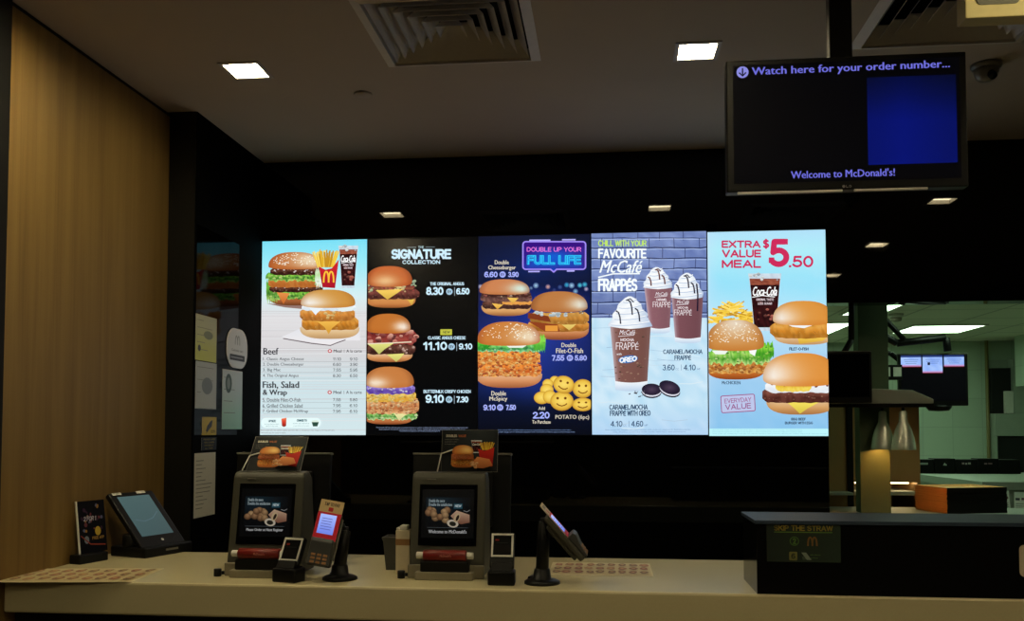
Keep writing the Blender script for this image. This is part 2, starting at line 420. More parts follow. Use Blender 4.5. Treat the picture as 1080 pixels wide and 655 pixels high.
def heel(a, u0, u1, v0, v1, base, hi, dark=None):
    cx = (u0+u1)/2; rx = (u1-u0)/2; dark = dark or tuple(c*.45 for c in base)
    P = []
    for k in range(32):
        t = 2*pi*k/32; c, s_ = cos(t), sin(t)
        x = cx+rx*math.copysign(abs(c)**.7, c)
        y = v0+(v1-v0)*.2-(v1-v0)*.2*abs(s_) if s_ > 0 else v0+(v1-v0)*.2+(v1-v0)*.8*abs(s_)**.8
        P.append((x, y))
    a.fill(P, lambda u, v: mixc(mixc(hi, base, (v-v0)/(v1-v0)*1.6), dark, max(0, (v-v0)/(v1-v0)-.6)*1.6+max(0, abs(u-cx)/rx-.8)*1.5), None, (1, .9, .7, .4))
def band(a, u0, u1, v0, v1, cols, wob=.8, n=26, rows=3, seed=0, bow=0., freq=3.):
    rr = random.Random(seed); ph = [rr.uniform(0, 6) for _ in range(4)]
    uv = []; C = {}
    for j in range(rows+1):
        for i in range(n+1):
            s_ = i/n; t = j/rows; edge = 1-max(0, abs(s_*2-1)-.86)/.14*.55
            vm = (v0+v1)/2; hh = (v1-v0)/2*edge
            w = wob*(sin(s_*freq*6.28+ph[0])*.5+sin(s_*freq*14+ph[1])*.5)*(1 if j in (0, rows) else .4)
            v = vm+(t*2-1)*hh+w+bow*(1-(s_*2-1)**2)
            u = u0+(u1-u0)*s_; uv.append((u, v)); C[(round(u, 4), round(v, 4))] = mixc(cols[min(len(cols)-1, int(t*len(cols)))], rr.choice(cols), .4)
    fs = [(j*(n+1)+i, j*(n+1)+i+1, (j+1)*(n+1)+i+1, (j+1)*(n+1)+i) for j in range(rows) for i in range(n)]
    a.add(uv, fs, lambda u, v: C[(round(u, 4), round(v, 4))])
def lumps(a, u0, u1, v0, v1, n, rmin, rmax, cols, seed=0, asp=.75):
    rr = random.Random(seed)
    for _ in range(n):
        s_ = rr.random(); t = rr.random(); u = u0+(u1-u0)*s_; k = 1-max(0, abs(2*s_-1)-.8)*1.2
        v = (v0+v1)/2+(v1-v0)*(t-.5)*k; r = rr.uniform(rmin, rmax); c = rr.choice(cols)
        hi = mixc(c, (255, 240, 200), .26); lo = tuple(x*.7 for x in c)
        P = [(u+r*cos(q)*rr.uniform(.75, 1.15), v+r*asp*sin(q)*rr.uniform(.75, 1.15)) for q in [2*pi*k/8 for k in range(8)]]
        a.fill(P, lambda x, y, lo=lo, hi=hi, v=v, r=r: mixc(hi, lo, (y-v)/r*.6+.45), (u, v), (1, .5))
def lettuce(a, u0, u1, v0, v1, seed=0, cols=((70, 150, 40), (150, 215, 80), (40, 105, 30), (190, 230, 120))):
    band(a, u0, u1, v0, v1, cols, (v1-v0)*.18, 40, 3, seed, freq=5)
    lumps(a, u0, u1, v0+1, v1, int((u1-u0)*.7), .8, 2., cols, seed+1, .6)
def cheese(a, pts, c=(245, 190, 70)):
    vm = max(p[1] for p in pts); v0 = min(p[1] for p in pts)
    a.poly(pts, lambda u, v: mixc(mixc(c, (255, 245, 160), .25), tuple(x*.86 for x in c), (v-v0)/(vm-v0)))
def patty(a, u0, u1, v0, v1, seed=0, cols=((70, 35, 25), (110, 62, 45), (45, 22, 18))):
    band(a, u0, u1, v0, v1, cols, .5, 26, 3, seed); lumps(a, u0+1, u1-1, v0, v1, int((u1-u0)*.6), .4, 1., cols+((150, 95, 75),), seed+3)
FRY = ((222, 124, 36), (240, 160, 62), (170, 74, 22), (248, 190, 92), (206, 100, 32))
def fried(a, u0, u1, v0, v1, seed=0, cols=FRY):
    band(a, u0, u1, v0, v1, cols, 1., 30, 3, seed)
    lumps(a, u0+1, u1-1, v0, v1, int((u1-u0)*(v1-v0)*.17), .8, 2.1, cols, seed+5)
def fish(a, u0, u1, v0, v1, seed=0, bow=0, c=(215, 140, 55)):
    band(a, u0, u1, v0, v1, (mixc(c, (255, 220, 140), .35), c, tuple(x*.75 for x in c)), .35, 26, 4, seed, bow)
    lumps(a, u0+1, u1-1, v0+1, v1-.5, int((u1-u0)*.5), .3, .7, (mixc(c, (255, 220, 140), .5), tuple(x*.8 for x in c)), seed+2)
def cola(a, l0, r0, l1, r1, v0, v1, tx):
    def side(v): t = (v-v0)/(v1-v0); t = t**.8; return l0+(l1-l0)*t, r0+(r1-r0)*t
    def body(va, vb, cols, n=10, m=8, inset=0):
        uv = []
        for j in range(m+1):
            v = va+(vb-va)*j/m; l, r = side(v)
            uv += [(l+inset+(r-l-2*inset)*i/n, v) for i in range(n+1)]
        rr = random.Random(3)
        a.add(uv, [(j*(n+1)+i, j*(n+1)+i+1, (j+1)*(n+1)+i+1, (j+1)*(n+1)+i) for j in range(m) for i in range(n)], lambda u, v: mixc(cols[0], cols[1], rr.random()))
    h = v1-v0
    body(v0, v1, ((215, 230, 240), (190, 205, 220)))
    body(v0+h*.09, v0+h*.24, ((110, 45, 35), (170, 95, 70)), inset=.6)
    body(v0+h*.2, v1-h*.06, ((24, 8, 12), (62, 20, 22)), inset=.5)
    lumps(a, l0+2, r0-2, v0, v0+h*.12, 9, 1, 2.2, ((225, 235, 245), (180, 190, 205), (240, 245, 250)), 4)
    lumps(a, l1+2, r1-2, v0+h*.52, v0+h*.86, 9, 1.2, 2.8, ((120, 45, 40), (165, 70, 62), (80, 25, 25)), 6)
    l, r = side(v0+h*.3)
    a.text('Coca-Cola', l+(r-l)*.09, v0+h*.23, r-(r-l)*.09, v0+h*.39, (255, 255, 255), .025, .35)
    a.line([(l+2, v0+h*.415), (l+(r-l)*.4, v0+h*.385), (r-5, v0+h*.41)], h*.014, (255, 255, 255))
    if tx:
        a.text('ORIGINAL TASTE', l+(r-l)*.2, v0+h*.435, r-(r-l)*.2, v0+h*.475, (240, 220, 225), .01)
        a.text('LESS SUGAR', l+(r-l)*.26, v0+h*.505, r-(r-l)*.26, v0+h*.545, (240, 220, 225), .01)
def fries(a, u0, u1, v0, v1, n, seed, up=True):
    rr = random.Random(seed)
    for k in range(n):
        c = rr.choice(((245, 205, 70), (230, 180, 50), (255, 225, 110), (200, 145, 35)))
        if up:
            s_ = k/(n-1); x = u0+(u1-u0)*s_; xb = (u0+u1)/2+(x-(u0+u1)/2)*.6
            a.line([(x+rr.uniform(-1, 1), v0+abs(s_-.5)*4+rr.uniform(0, 5)), (xb, v1)], rr.uniform(1.3, 1.9), c)
        else:
            x = rr.uniform(u0+3, u1-3); k2 = 1-((x-(u0+u1)/2)/((u1-u0)/2))**2
            y = v1-(v1-v0)*k2*rr.uniform(.05, 1); t = rr.uniform(-.7, .7); l = rr.uniform(4, 8)
            a.line([(x-l*cos(t), y-l*sin(t)*.8), (x+l*cos(t), y+l*sin(t)*.8)], rr.uniform(1.3, 2.), c)
def arches(a, u0, v0, u1, v1, w, col):
    m = (u0+u1)/2
    for s_, e in ((u0, m), (m, u1)):
        c = (s_+e)/2; r = (e-s_)/2
        a.line([(c-r*cos(t)*(1 if True else 0), v1-(v1-v0)*sin(t)**.75) for t in [pi*k/14 for k in range(15)]], w, col)
def meal(a, u, v, r, c, k=(255, 255, 255)):
    a.ell(u, v, r, r, c, 16, 0, (1, .5)); a.text('EV', u-r*.55, v-r*.4, u+r*.6, v+r*.4, k, .02)
def whip(a, u0, u1, v0, v1, drz, seed):
    rr = random.Random(seed); cx = (u0+u1)/2; hw = (u1-u0)/2; h = v1-v0
    def prof(t): return hw*(1-t)**.52*(1+.06*sin(t*19+seed)) if t < .97 else hw*.07
    L = []; n = 16
    for k in range(n+1):
        t = k/n; L.append((t, prof(t)))
    lean = rr.uniform(-.06, .06)*hw
    P = [(cx-w+lean*t*4, v1-h*t) for t, w in L]+[(cx+w*rr.uniform(.94, 1.05)+lean*t*4, v1-h*t) for t, w in L[::-1]]
    P += [(cx+hw*.5, v1+h*.06), (cx, v1+h*.09), (cx-hw*.5, v1+h*.06)]
    def f(u, v): return mixc((250, 253, 255), (176, 196, 224), max(0, abs(u-cx+hw*.25)/hw-.45)*1.1+.10*(1+sin((v-v0)/h*16+(u-cx)*.28)))
    a.fill(P, f, (cx, v1-h*.3), (1, .9, .75, .58, .4, .2))
    for k in range(5):
        t = .1+.19*k; w = prof(t)
        a.line([(cx+lean*t*4+w*x, v1-h*t+2.0*(1-x*x)-1.6*x) for x in (-.9, -.6, -.3, 0, .3, .6, .9)], .9, (190, 206, 228))
        a.line([(cx+lean*t*4+w*x, v1-h*t-.9+2.0*(1-x*x)-1.6*x) for x in (-.9, -.6, -.3, 0, .3, .6, .9)], .7, (255, 255, 255))
    for x0, ya, yb in ((-.52, .48, .92), (.02, .12, .62), (.36, .40, .84)):
        x = cx+hw*x0
        a.line([(x-hw*.14, v0+h*ya), (x-hw*.02, v0+h*(ya+.06)), (x+hw*.05, v0+h*(ya+yb)/2), (x+hw*.08, v0+h*yb)], 1.5, drz)
    a.line([(cx-hw*.2, v0+h*.14), (cx, v0+h*.08), (cx+hw*.16, v0+h*.2)], 1.2, drz)
def cup(a, l0, r0, l1, r1, v0, v1, vb, c, speck=None, seed=1):
    n, m = 10, 8; uv = []
    for j in range(m+1):
        t = j/m; l = l0+(l1-l0)*t; r = r0+(r1-r0)*t
        uv += [(l+(r-l)*i/n, v0+(v1-v0)*t+1.6*sin(pi*i/n)*t) for i in range(n+1)]
    def f(u, v):
        t = (v-v0)/(v1-v0); l = l0+(l1-l0)*t; r = r0+(r1-r0)*t; s_ = (u-l)/(r-l)
        return mixc(mixc(c, (225, 215, 225), max(0, .14-s_)*4+max(0, s_-.88)*3), tuple(x*.78 for x in c), s_*.6)
    fs = [(j*(n+1)+i, j*(n+1)+i+1, (j+1)*(n+1)+i+1, (j+1)*(n+1)+i) for j in range(m) for i in range(n)]
    a.fill([(l1-.5, v1-2), (r1+.5, v1-2), (r1, vb-1.5), ((l1+r1)/2+6, vb), ((l1+r1)/2-6, vb), (l1, vb-1.5)], lambda u, v: mixc((250, 252, 255), (190, 212, 235), (v-v1)/(vb-v1)))
    a.add(uv, fs, f)
    if speck:
        lumps(a, min(l0, l1)+6, max(r0, r1)-6, v0+3, v1-1, speck, .5, 1.5, ((70, 42, 38), (110, 70, 60), (150, 105, 90)), seed)

# ------------------------------------------------------------------ room shell
SP = .148
LIGHTS = [(x, y) for y in (3.408, 2.0, .55, -.9) for x in (-1.5265, .2775, 2.0663)]  # last row added behind the camera to brighten the counter front
LIGHTS[3] = (-1.66, 2.52)
VENTS = [(-.835, -.285, 2.935, 3.475), (.96, 1.525, 2.935, 3.495)]
holes = [(x, x+SP, y, y+SP) for x, y in LIGHTS]+VENTS
X0, X1, Y0 = -2.1, 4.0, -2.5
def ceiling():
    xs = sorted({X0, X1, *[h[0] for h in holes], *[h[1] for h in holes]}); ys = sorted({Y0, YW, *[h[2] for h in holes], *[h[3] for h in holes]})
    mb = MB()
    def hole(cx, cy): return any(h[0] < cx < h[1] and h[2] < cy < h[3] for h in holes)
    for i in range(len(xs)-1):
        for j in range(len(ys)-1):
            if not hole((xs[i]+xs[i+1])/2, (ys[j]+ys[j+1])/2):
                for z in (CEIL, CEIL+.14):
                    mb._add([(xs[i], ys[j], z), (xs[i+1], ys[j], z), (xs[i+1], ys[j+1], z), (xs[i], ys[j+1], z)], [(0, 1, 2, 3)])
    for a, b, c, d in holes:
        P = [(a, c), (b, c), (b, d), (a, d)]
        for k in range(4):
            p, q = P[k], P[(k+1) % 4]
            mb._add([(*p, CEIL), (*q, CEIL), (*q, CEIL+.14), (*p, CEIL+.14)], [(0, 1, 2, 3)])
    struct('ceiling', mb, M_ceil)
ceiling()
struct('floor', MB().box(X0, X1, Y0, YW+.12, -.1, 0), M_floor)
mb = MB()
mb.box(XS, 1.118, YW, YW+.12, 0, CEIL)
mb.box(1.118, X1, YW, YW+.12, 2.133, CEIL).box(1.118, X1, YW, YW+.12, 0, .96).box(3.3, X1, YW, YW+.12, .96, 2.133)
struct('wall_back', mb, M_blackgloss)
struct('wall_left', MB().box(XL-.1, XL, 2.804, 3.918, 0, CEIL-.022), M_wood)
struct('trim_1', MB().box(XL-.1, XL-.012, 2.804, 3.918, CEIL-.022, CEIL), M_darkwall)
struct('wall_left_front', MB().box(XL-.1, XL+.004, Y0, 2.803, 0, CEIL), M_darkwall)
struct('wall_left_pillar', MB().box(XL-.1, XS-.004, 3.918, YW+.12, 0, CEIL), M_granite)
struct('wall_left_panel', MB().box(XS-.004, XS, 3.922, YW, 0, CEIL), M_matteblack)
struct('trim_2', MB().box(XS+.0001, XS+.0010, 3.935, 4.412, 1.462, 2.432), M_sidegloss)
struct('wall_right', MB().box(X1, X1+.1, Y0, YW+.12, 0, CEIL), M_darkwall)
struct('wall_front', MB().box(X0, X1, Y0-.1, Y0, 0, CEIL), M_darkwall)
# kitchen shell
KX0, KX1, KY0, KY1, KZ = .6, 4.6, YW+.12, 9.9, 2.4
struct('floor_kitchen', MB().box(KX0, KX1, KY0, KY1, -.1, 0), M_kfloor)
struct('ceiling_kitchen', MB().box(KX0, KX1, KY0, KY1, KZ, KZ+.1), M_kceil)
struct('wall_kitchen_back', MB().box(KX0, KX1, KY1, KY1+.1, 0, KZ), M_ktile)
struct('wall_kitchen_right', MB().box(KX1, KX1+.1, KY0, KY1+.1, 0, KZ), M_ktile)
struct('wall_kitchen_left', MB().box(KX0-.1, KX0, KY0, KY1+.1, 0, KZ), M_ktile)

# ------------------------------------------------------------------ ceiling fixtures
def downlight(x, y, label, group=None):
    t = thing('ceiling_downlight', label, 'ceiling light', (x+SP/2, y+SP/2, CEIL), 0, group)
    h = SP/2; mb = MB()
    for a, b, c, d in ((-h-.012, h+.012, -h-.012, -h+.004), (-h-.012, h+.012, h-.004, h+.012), (-h-.012, -h+.004, -h+.004, h-.004), (h-.004, h+.012, -h+.004, h-.004)):
        mb.box(a, b, c, d, -.004, .0)
    for a, b, c, d in ((-h, h, -h, -h+.003), (-h, h, h-.003, h), (-h, -h+.003, -h, h), (h-.003, h, -h, h)):
        mb.box(a, b, c, d, 0, .03)
    mb.obj('trim_frame', M_trim, t)
    MB().box(-h+.003, h-.003, -h+.003, h-.003, .022, .03).obj('light_panel', M_lamp, t)
    return t
d0 = downlight(*LIGHTS[0], 'square glowing ceiling downlight at the left, nearest the wood wall')
def p_(i): return (LIGHTS[i][0]+SP/2, LIGHTS[i][1]+SP/2, CEIL)
dup(d0, p_(1), 'square glowing ceiling downlight beside the top corner of the hanging order screen')
for i in range(2, 12):
    q = dup(d0, p_(i), 'square ceiling downlight seen only as a reflection or beyond the edge of the photo', 'downlights outside the photo')
    if i > 2:
        for c in q.children:
            if c.name.startswith('light_panel'):
                c.data = c.data.copy(); c.data.materials[0] = M_lampwall if i == 3 else M_lampfront

def diffuser(b, label):
    xa, xb, ya, yb = b; cx, cy = (xa+xb)/2, (ya+yb)/2; hx, hy = (xb-xa)/2, (yb-ya)/2
    t = thing('air_vent', label, 'air vent', (cx, cy, CEIL))
    mb = MB()
    w = .032
    def ring(o, i, zo, zi, mb):
        # frustum ring from outer half sizes o to inner i
        V = [(sx*o[0], sy*o[1], zo) for sx, sy in ((-1, -1), (1, -1), (1, 1), (-1, 1))]+[(sx*i[0], sy*i[1], zi) for sx, sy in ((-1, -1), (1, -1), (1, 1), (-1, 1))]
        th = .0025; V2 = [(x, y, z+th) for x, y, z in V]
        F = [(k, (k+1) % 4, 4+(k+1) % 4, 4+k) for k in range(4)]
        mb._add(V+V2, F+[tuple(8+q for q in f) for f in F]+[(k, (k+1) % 4, 8+(k+1) % 4, 8+k) for k in range(4)]+[(4+k, 4+(k+1) % 4, 12+(k+1) % 4, 12+k) for k in range(4)])
    ring((hx+w, hy+w), (hx-.004, hy-.004), -.002, -.014, mb)
    ring((hx-.004, hy-.004), (hx-.008, hy-.008), -.014, .03, mb)
    mb.obj('frame', M_ventframe, t)
    for k in range(6):
        f = 1-k*.155; f2 = f-.145
        m2 = MB(); ring((hx*f-.012, hy*f-.012), (max(hx*f2-.012, .01), max(hy*f2-.012, .01)), -.006, .050, m2)
        m2.obj('louvre', M_vent, t)
    m3 = MB(); e = .005
    m3.box(-hx+e, hx-e, -hy+e, hy-e, .128, .135)
    for a, b_, c, d in ((-hx+e, -hx+e+.002, -hy+e, hy-e), (hx-e-.002, hx-e, -hy+e, hy-e), (-hx+e, hx-e, -hy+e, -hy+e+.002), (-hx+e, hx-e, hy-e-.002, hy-e)):
        m3.box(a, b_, c, d, .032, .128)
    m3.obj('duct_neck', M_duct, t)
diffuser(VENTS[0], 'square louvred air vent in the ceiling between the two glowing downlights')
diffuser(VENTS[1], 'louvred air vent in the ceiling behind the hanging order screen pole, beside beige box')

tag(MB().lathe([(.04, 0), (.04, -.004), (.034, -.008), (.001, -.008)], 28, Matrix.Translation((-1.05, 3.785, CEIL))).obj('ceiling_cover_plate', M_ceil), 'small round cover plate on the plain ceiling below the large vent', 'ceiling plate')

t = thing('dome_camera', 'small dark dome camera on the ceiling right of the order screen', 'security camera', (1.515, 3.735, CEIL))
MB().lathe([(.058, 0), (.058, -.012), (.05, -.02), (.02, -.02)], 32).obj('base', M_dome, t)
MB().lathe([(.047, -.02), (.046, -.035), (.040, -.052), (.028, -.064), (.012, -.070), (.0005, -.071)], 32).obj('dome', M_dome, t)
MB().cyl((.004, -.03, -.045), (.006, -.052, -.066), .016).obj('lens', M_blackshine, t)

t = thing('ceiling_mounted_box', 'beige box hung under the ceiling in the upper right corner', 'ceiling box', (1.20, 2.84, CEIL))
MB().box(-.105, .105, 0, .068, -.2, 0, .004).obj('casing', M_beige, t)
a = Art(.12, .10, ((0, 0), (120, 0), (0, 100), (120, 100)))
mb = MB(); pts = a.rpts(-.072, .02, .054, .158, .016)
mb.prism([(x, -.2+y-.0) for x, y in [(p[0], p[1]+.0175) for p in pts]], -.003, .002, 'y').obj('inset_panel', M_greytrim, t)

# ------------------------------------------------------------------ hanging order screen
t = thing('order_display', 'black order number screen hanging from the ceiling on a pole, with blue square', 'screen', (.738, 2.85, 2.442))
mb = MB().box(-.361, .361, .001, .045, -.209, .209, .004).box(-.2, .2, .045, .075, -.14, .14, .006)
mb.obj('housing', M_blackplastic, t)
a = Art(.68, .376, ((-.34, -.188), (.34, -.188), (-.34, .188), (.34, .188)))
a.rect(-.34, -.188, .34, .188, (3, 3, 6))
lav = (118, 118, 232)
a.ell(-.310, -.166, .0185, .0185, (150, 150, 238), 28)
a.line([(-.310, -.179), (-.310, -.155)], .0045, (8, 8, 30)); a.line([(-.3205, -.165), (-.310, -.154), (-.2995, -.165)], .0045, (8, 8, 30))
a.text('Watch here for your order number...', -.281, -.180, .312, -.148, lav, .022)
a.rect(.066, -.133, .329, .140, lambda u, v: mixc((6, 20, 122), (5, 10, 40), abs(u-.17)/.2*.35+max(0, (-v-.0)/.14)*.75), 14, 14)
a.text("Welcome to McDonald's!", -.166, .152, .144, .176, lav, .022)
a.obj('display', M_tvscreen, frame((-.34, 0.0, -.183), (1, 0, 0), (0, 0, 1)), t)
mb = MB().box(-.33, -.012, -.003, .004, -.2165, -.209, .002).box(.022, .24, -.003, .004, -.2165, -.209, .002)
mb.obj('lower_trim', M_white, t)
a = Art(.03, .01, ((0, 0), (30, 0), (0, 10), (30, 10)))
a.ell(5, 5, 4.5, 4.5, (150, 150, 150)); a.text('LG', 12, 1, 28, 9, (190, 190, 190), .02)
a.obj('maker_mark', M_print, frame((-.013, -.0002, -.2045), (1, 0, 0), (0, 0, 1)), t)
MB().box(-.026, .045, .076, .116, .05, CEIL-2.442, .003).obj('pole', M_blackplastic, t)
MB().box(-.08, .1, .06, .076, -.09, .09, .003).obj('bracket', M_blackplastic, t)

# ------------------------------------------------------------------ five menu screens
SW, SH, SY = .592, 1.053, YW-.020
def menu(k, label, art, dz=0.):
    x = -1.8741+.598*k+.003; z = 1.4582+dz
    t = thing('digital_menu_sign', label, 'menu screen', (x+SW/2+(.0035 if k == 0 else 0), YW, z), 0, 'menu screens on the black back wall')
    if k == 0: t.scale.x = .986
    MB().box(-SW/2-.003, SW/2+.003, SY-YW+.001, -.0005, -.003, SH+.003, .0008).obj('housing', M_blackplastic, t)
    art.obj('display', M_screen, frame((-SW/2, SY-YW+.0008, 0), (1, 0, 0), (0, 0, 1)), t)

def art1():
    a = Art(SW, SH, ((274.7, 255), (388.1, 252.8), (273.8, 459), (387.2, 459)))
    a.rect(270, 250, 392, 462, lambda u, v: vgrad(((250, (120, 222, 246)), (275, (150, 235, 250)), (312, (214, 240, 244)), (335, (226, 224, 226)), (372, (216, 214, 216)), (400, (206, 226, 232)), (462, (212, 232, 236))))(u, v), 10, 30)
    for k in range(46):
        v = R.uniform(326, 457); a.line([(270, v), (392, v+R.uniform(-.5, .5))], R.uniform(.2, .6), mixc((196, 192, 196), (232, 236, 238), R.random()))
    a.poly([(280, 321), (322, 322), (322, 327), (300, 325)], (150, 120, 112))
    heel(a, 282, 340, 311, 323, (165, 95, 52), (190, 120, 70))
    lettuce(a, 281, 343, 308, 316, 4); lettuce(a, 279.5, 292, 296, 318, 5)
    cheese(a, [(291, 309), (305, 310), (298.5, 321.5)], (228, 118, 48))
    patty(a, 283, 341, 302.5, 309, 6)
    lumps(a, 288, 335, 303, 307, 9, .6, 1.2, ((235, 215, 210),), 7)
    band(a, 282, 340, 294, 304, ((214, 150, 78), (196, 120, 52), (176, 98, 40)), .5, seed=8)
    lettuce(a, 279, 345, 288.5, 297, 9)
    patty(a, 284, 342, 283.5, 291, 10); lumps(a, 288, 340, 284.5, 288.5, 12, .6, 1.2, ((235, 215, 215),), 11)
    bun(a, 282, 340, 266.5, 285, (190, 108, 52), (240, 222, 190), (.86, .45), (150, 62, 30), 85, .8, .42)
    lettuce(a, 333, 345, 285, 303, 12, ((225, 240, 215), (170, 215, 130), (240, 250, 240)))
    fries(a, 331, 358, 263, 283, 22, 2)
    a.poly([(337, 282), (344, 285.5), (351, 284), (358.5, 274.5), (354.5, 305), (341, 304)], vgrad(((274, (216, 38, 48)), (305, (170, 16, 40)))))
    arches(a, 342.3, 287.5, 353, 299, 1.7, (255, 200, 60))
    cola(a, 358, 379.5, 361.5, 375.5, 260, 305, True)
    a.poly([(297, 356.5), (321, 346), (381, 346), (381.5, 360), (365, 360), (350, 365), (330, 362)], vgrad(((346, (226, 228, 234)), (365, (240, 236, 238)))))
    a.line([(299, 358), (330, 363.2), (350, 365.3), (357, 362.5), (366, 359.5)], .9, (86, 66, 74))
    heel(a, 317, 381, 344, 358.5, (220, 182, 130), (244, 226, 196), (168, 128, 88))
    fish(a, 319, 380, 335, 349, 13, 0, (216, 136, 42))
    cheese(a, [(318, 338.5), (336, 337.5), (362, 339), (352, 347), (348, 353.5), (343.5, 346), (336, 340.5)], (246, 176, 60))
    fish(a, 317, 376, 326, 339, 14, 1, (214, 132, 52)); lumps(a, 344, 354, 330, 338, 8, 1.2, 2.4, ((240, 200, 120), (230, 180, 95)), 15)
    band(a, 319, 377, 322, 329, ((236, 246, 250), (250, 252, 255), (206, 222, 232)), .8, seed=16)
    a.fill([(327, 326), (342, 326), (336, 331), (334, 333.5), (331, 330)], (236, 246, 252)); a.fill([(354, 325), (376, 325), (372, 329), (362, 330)], (230, 242, 240))
    bun(a, 318, 376.5, 306.5, 326, (208, 146, 62), (246, 242, 234), (.12, .78), (160, 98, 40), 0, .74, .38)
    K = (48, 48, 56)
    a.text('Beef', 278, 368, 294, 375, K, .03); a.text('Fish, Salad', 277.6, 403, 316.5, 411, K, .03); a.text('& Wrap', 277.6, 411.6, 303.6, 419, K, .03)
    for v in (371.2, 414.4):
        a.ell(349.5, v, 2.3, 2., (196, 60, 70), 14); a.ell(349.5, v, 1.3, 1.1, (240, 226, 226), 12)
        a.text('Meal', 353.5, v-1.6, 362, v+1.6, K, .02); a.text('|', 364.6, v-1.6, 365, v+1.6, K); a.text('A la carte', 367.2, v-1.6, 383.6, v+1.6, K, .01)
    for v, s, w, p, q in ((379.8, '1. Classic Angus Cheese', 44, '11.10', '9.10'), (385.4, '2. Double Cheeseburger', 44, '6.60', '3.90'), (391.2, '3. Big Mac', 19, '7.55', '5.95'), (397.2, '4. The Original Angus', 38.5, '8.30', '6.50'),
                          (422.3, '5. Double Filet-O-Fish', 41, '7.55', '5.80'), (428.4, '6. Grilled Chicken Salad', 43, '7.95', '6.10'), (434.4, '7. Grilled Chicken McWrap', 49, '7.95', '6.10')):
        a.text(s, 277.6, v-1.9, 277.6+w, v+2.1, (74, 78, 84), .012); a.text(p, 353, v-1.7, 361.5, v+1.5, (74, 78, 84), .012); a.text(q, 371, v-1.7, 379.2, v+1.5, (74, 78, 84), .012)
        a.line([(278, v+2.7), (380, v+2.7)], .25, (150, 156, 160))
    a.rrect(276, 441, 340.5, 451.6, 5.2, (232, 252, 252))
    a.text('UPSIZE', 284, 443.3, 292, 445.6, (40, 90, 100), .03); a.text('to large fries and drink', 280, 447, 295.5, 448.4, (90, 140, 150)); a.text('add 0.50 only today', 281, 449.2, 294.5, 450.5, (90, 140, 150))
    a.text('CHANGE TO', 314.5, 442.6, 325.5, 445, (40, 90, 100), .03); a.text('a corn cup instead of', 310.5, 446.2, 328, 447.8, (90, 140, 150)); a.text('your fries at no cost', 311, 448.8, 328, 450.2, (90, 140, 150))
    a.fill([(298, 442), (303.5, 441), (303.2, 449.6), (300.8, 450.6), (298.6, 449.6)], vgrad(((441, (250, 140, 90)), (446, (214, 50, 40)), (451, (120, 40, 30)))))
    a.ell(334.3, 445.2, 4, 1.7, (222, 240, 226)); a.poly([(330.6, 445.6), (338.2, 445.6), (336.6, 450), (332, 450)], (46, 78, 66))
    a.text('Prices include GST. Not available together with other offers or with delivery orders. Images are for illustration only.', 276, 453.3, 355, 455, (110, 112, 116)); a.text('While stocks last. See counter for details.', 276, 456, 303, 457.4, (120, 122, 126))
    return a

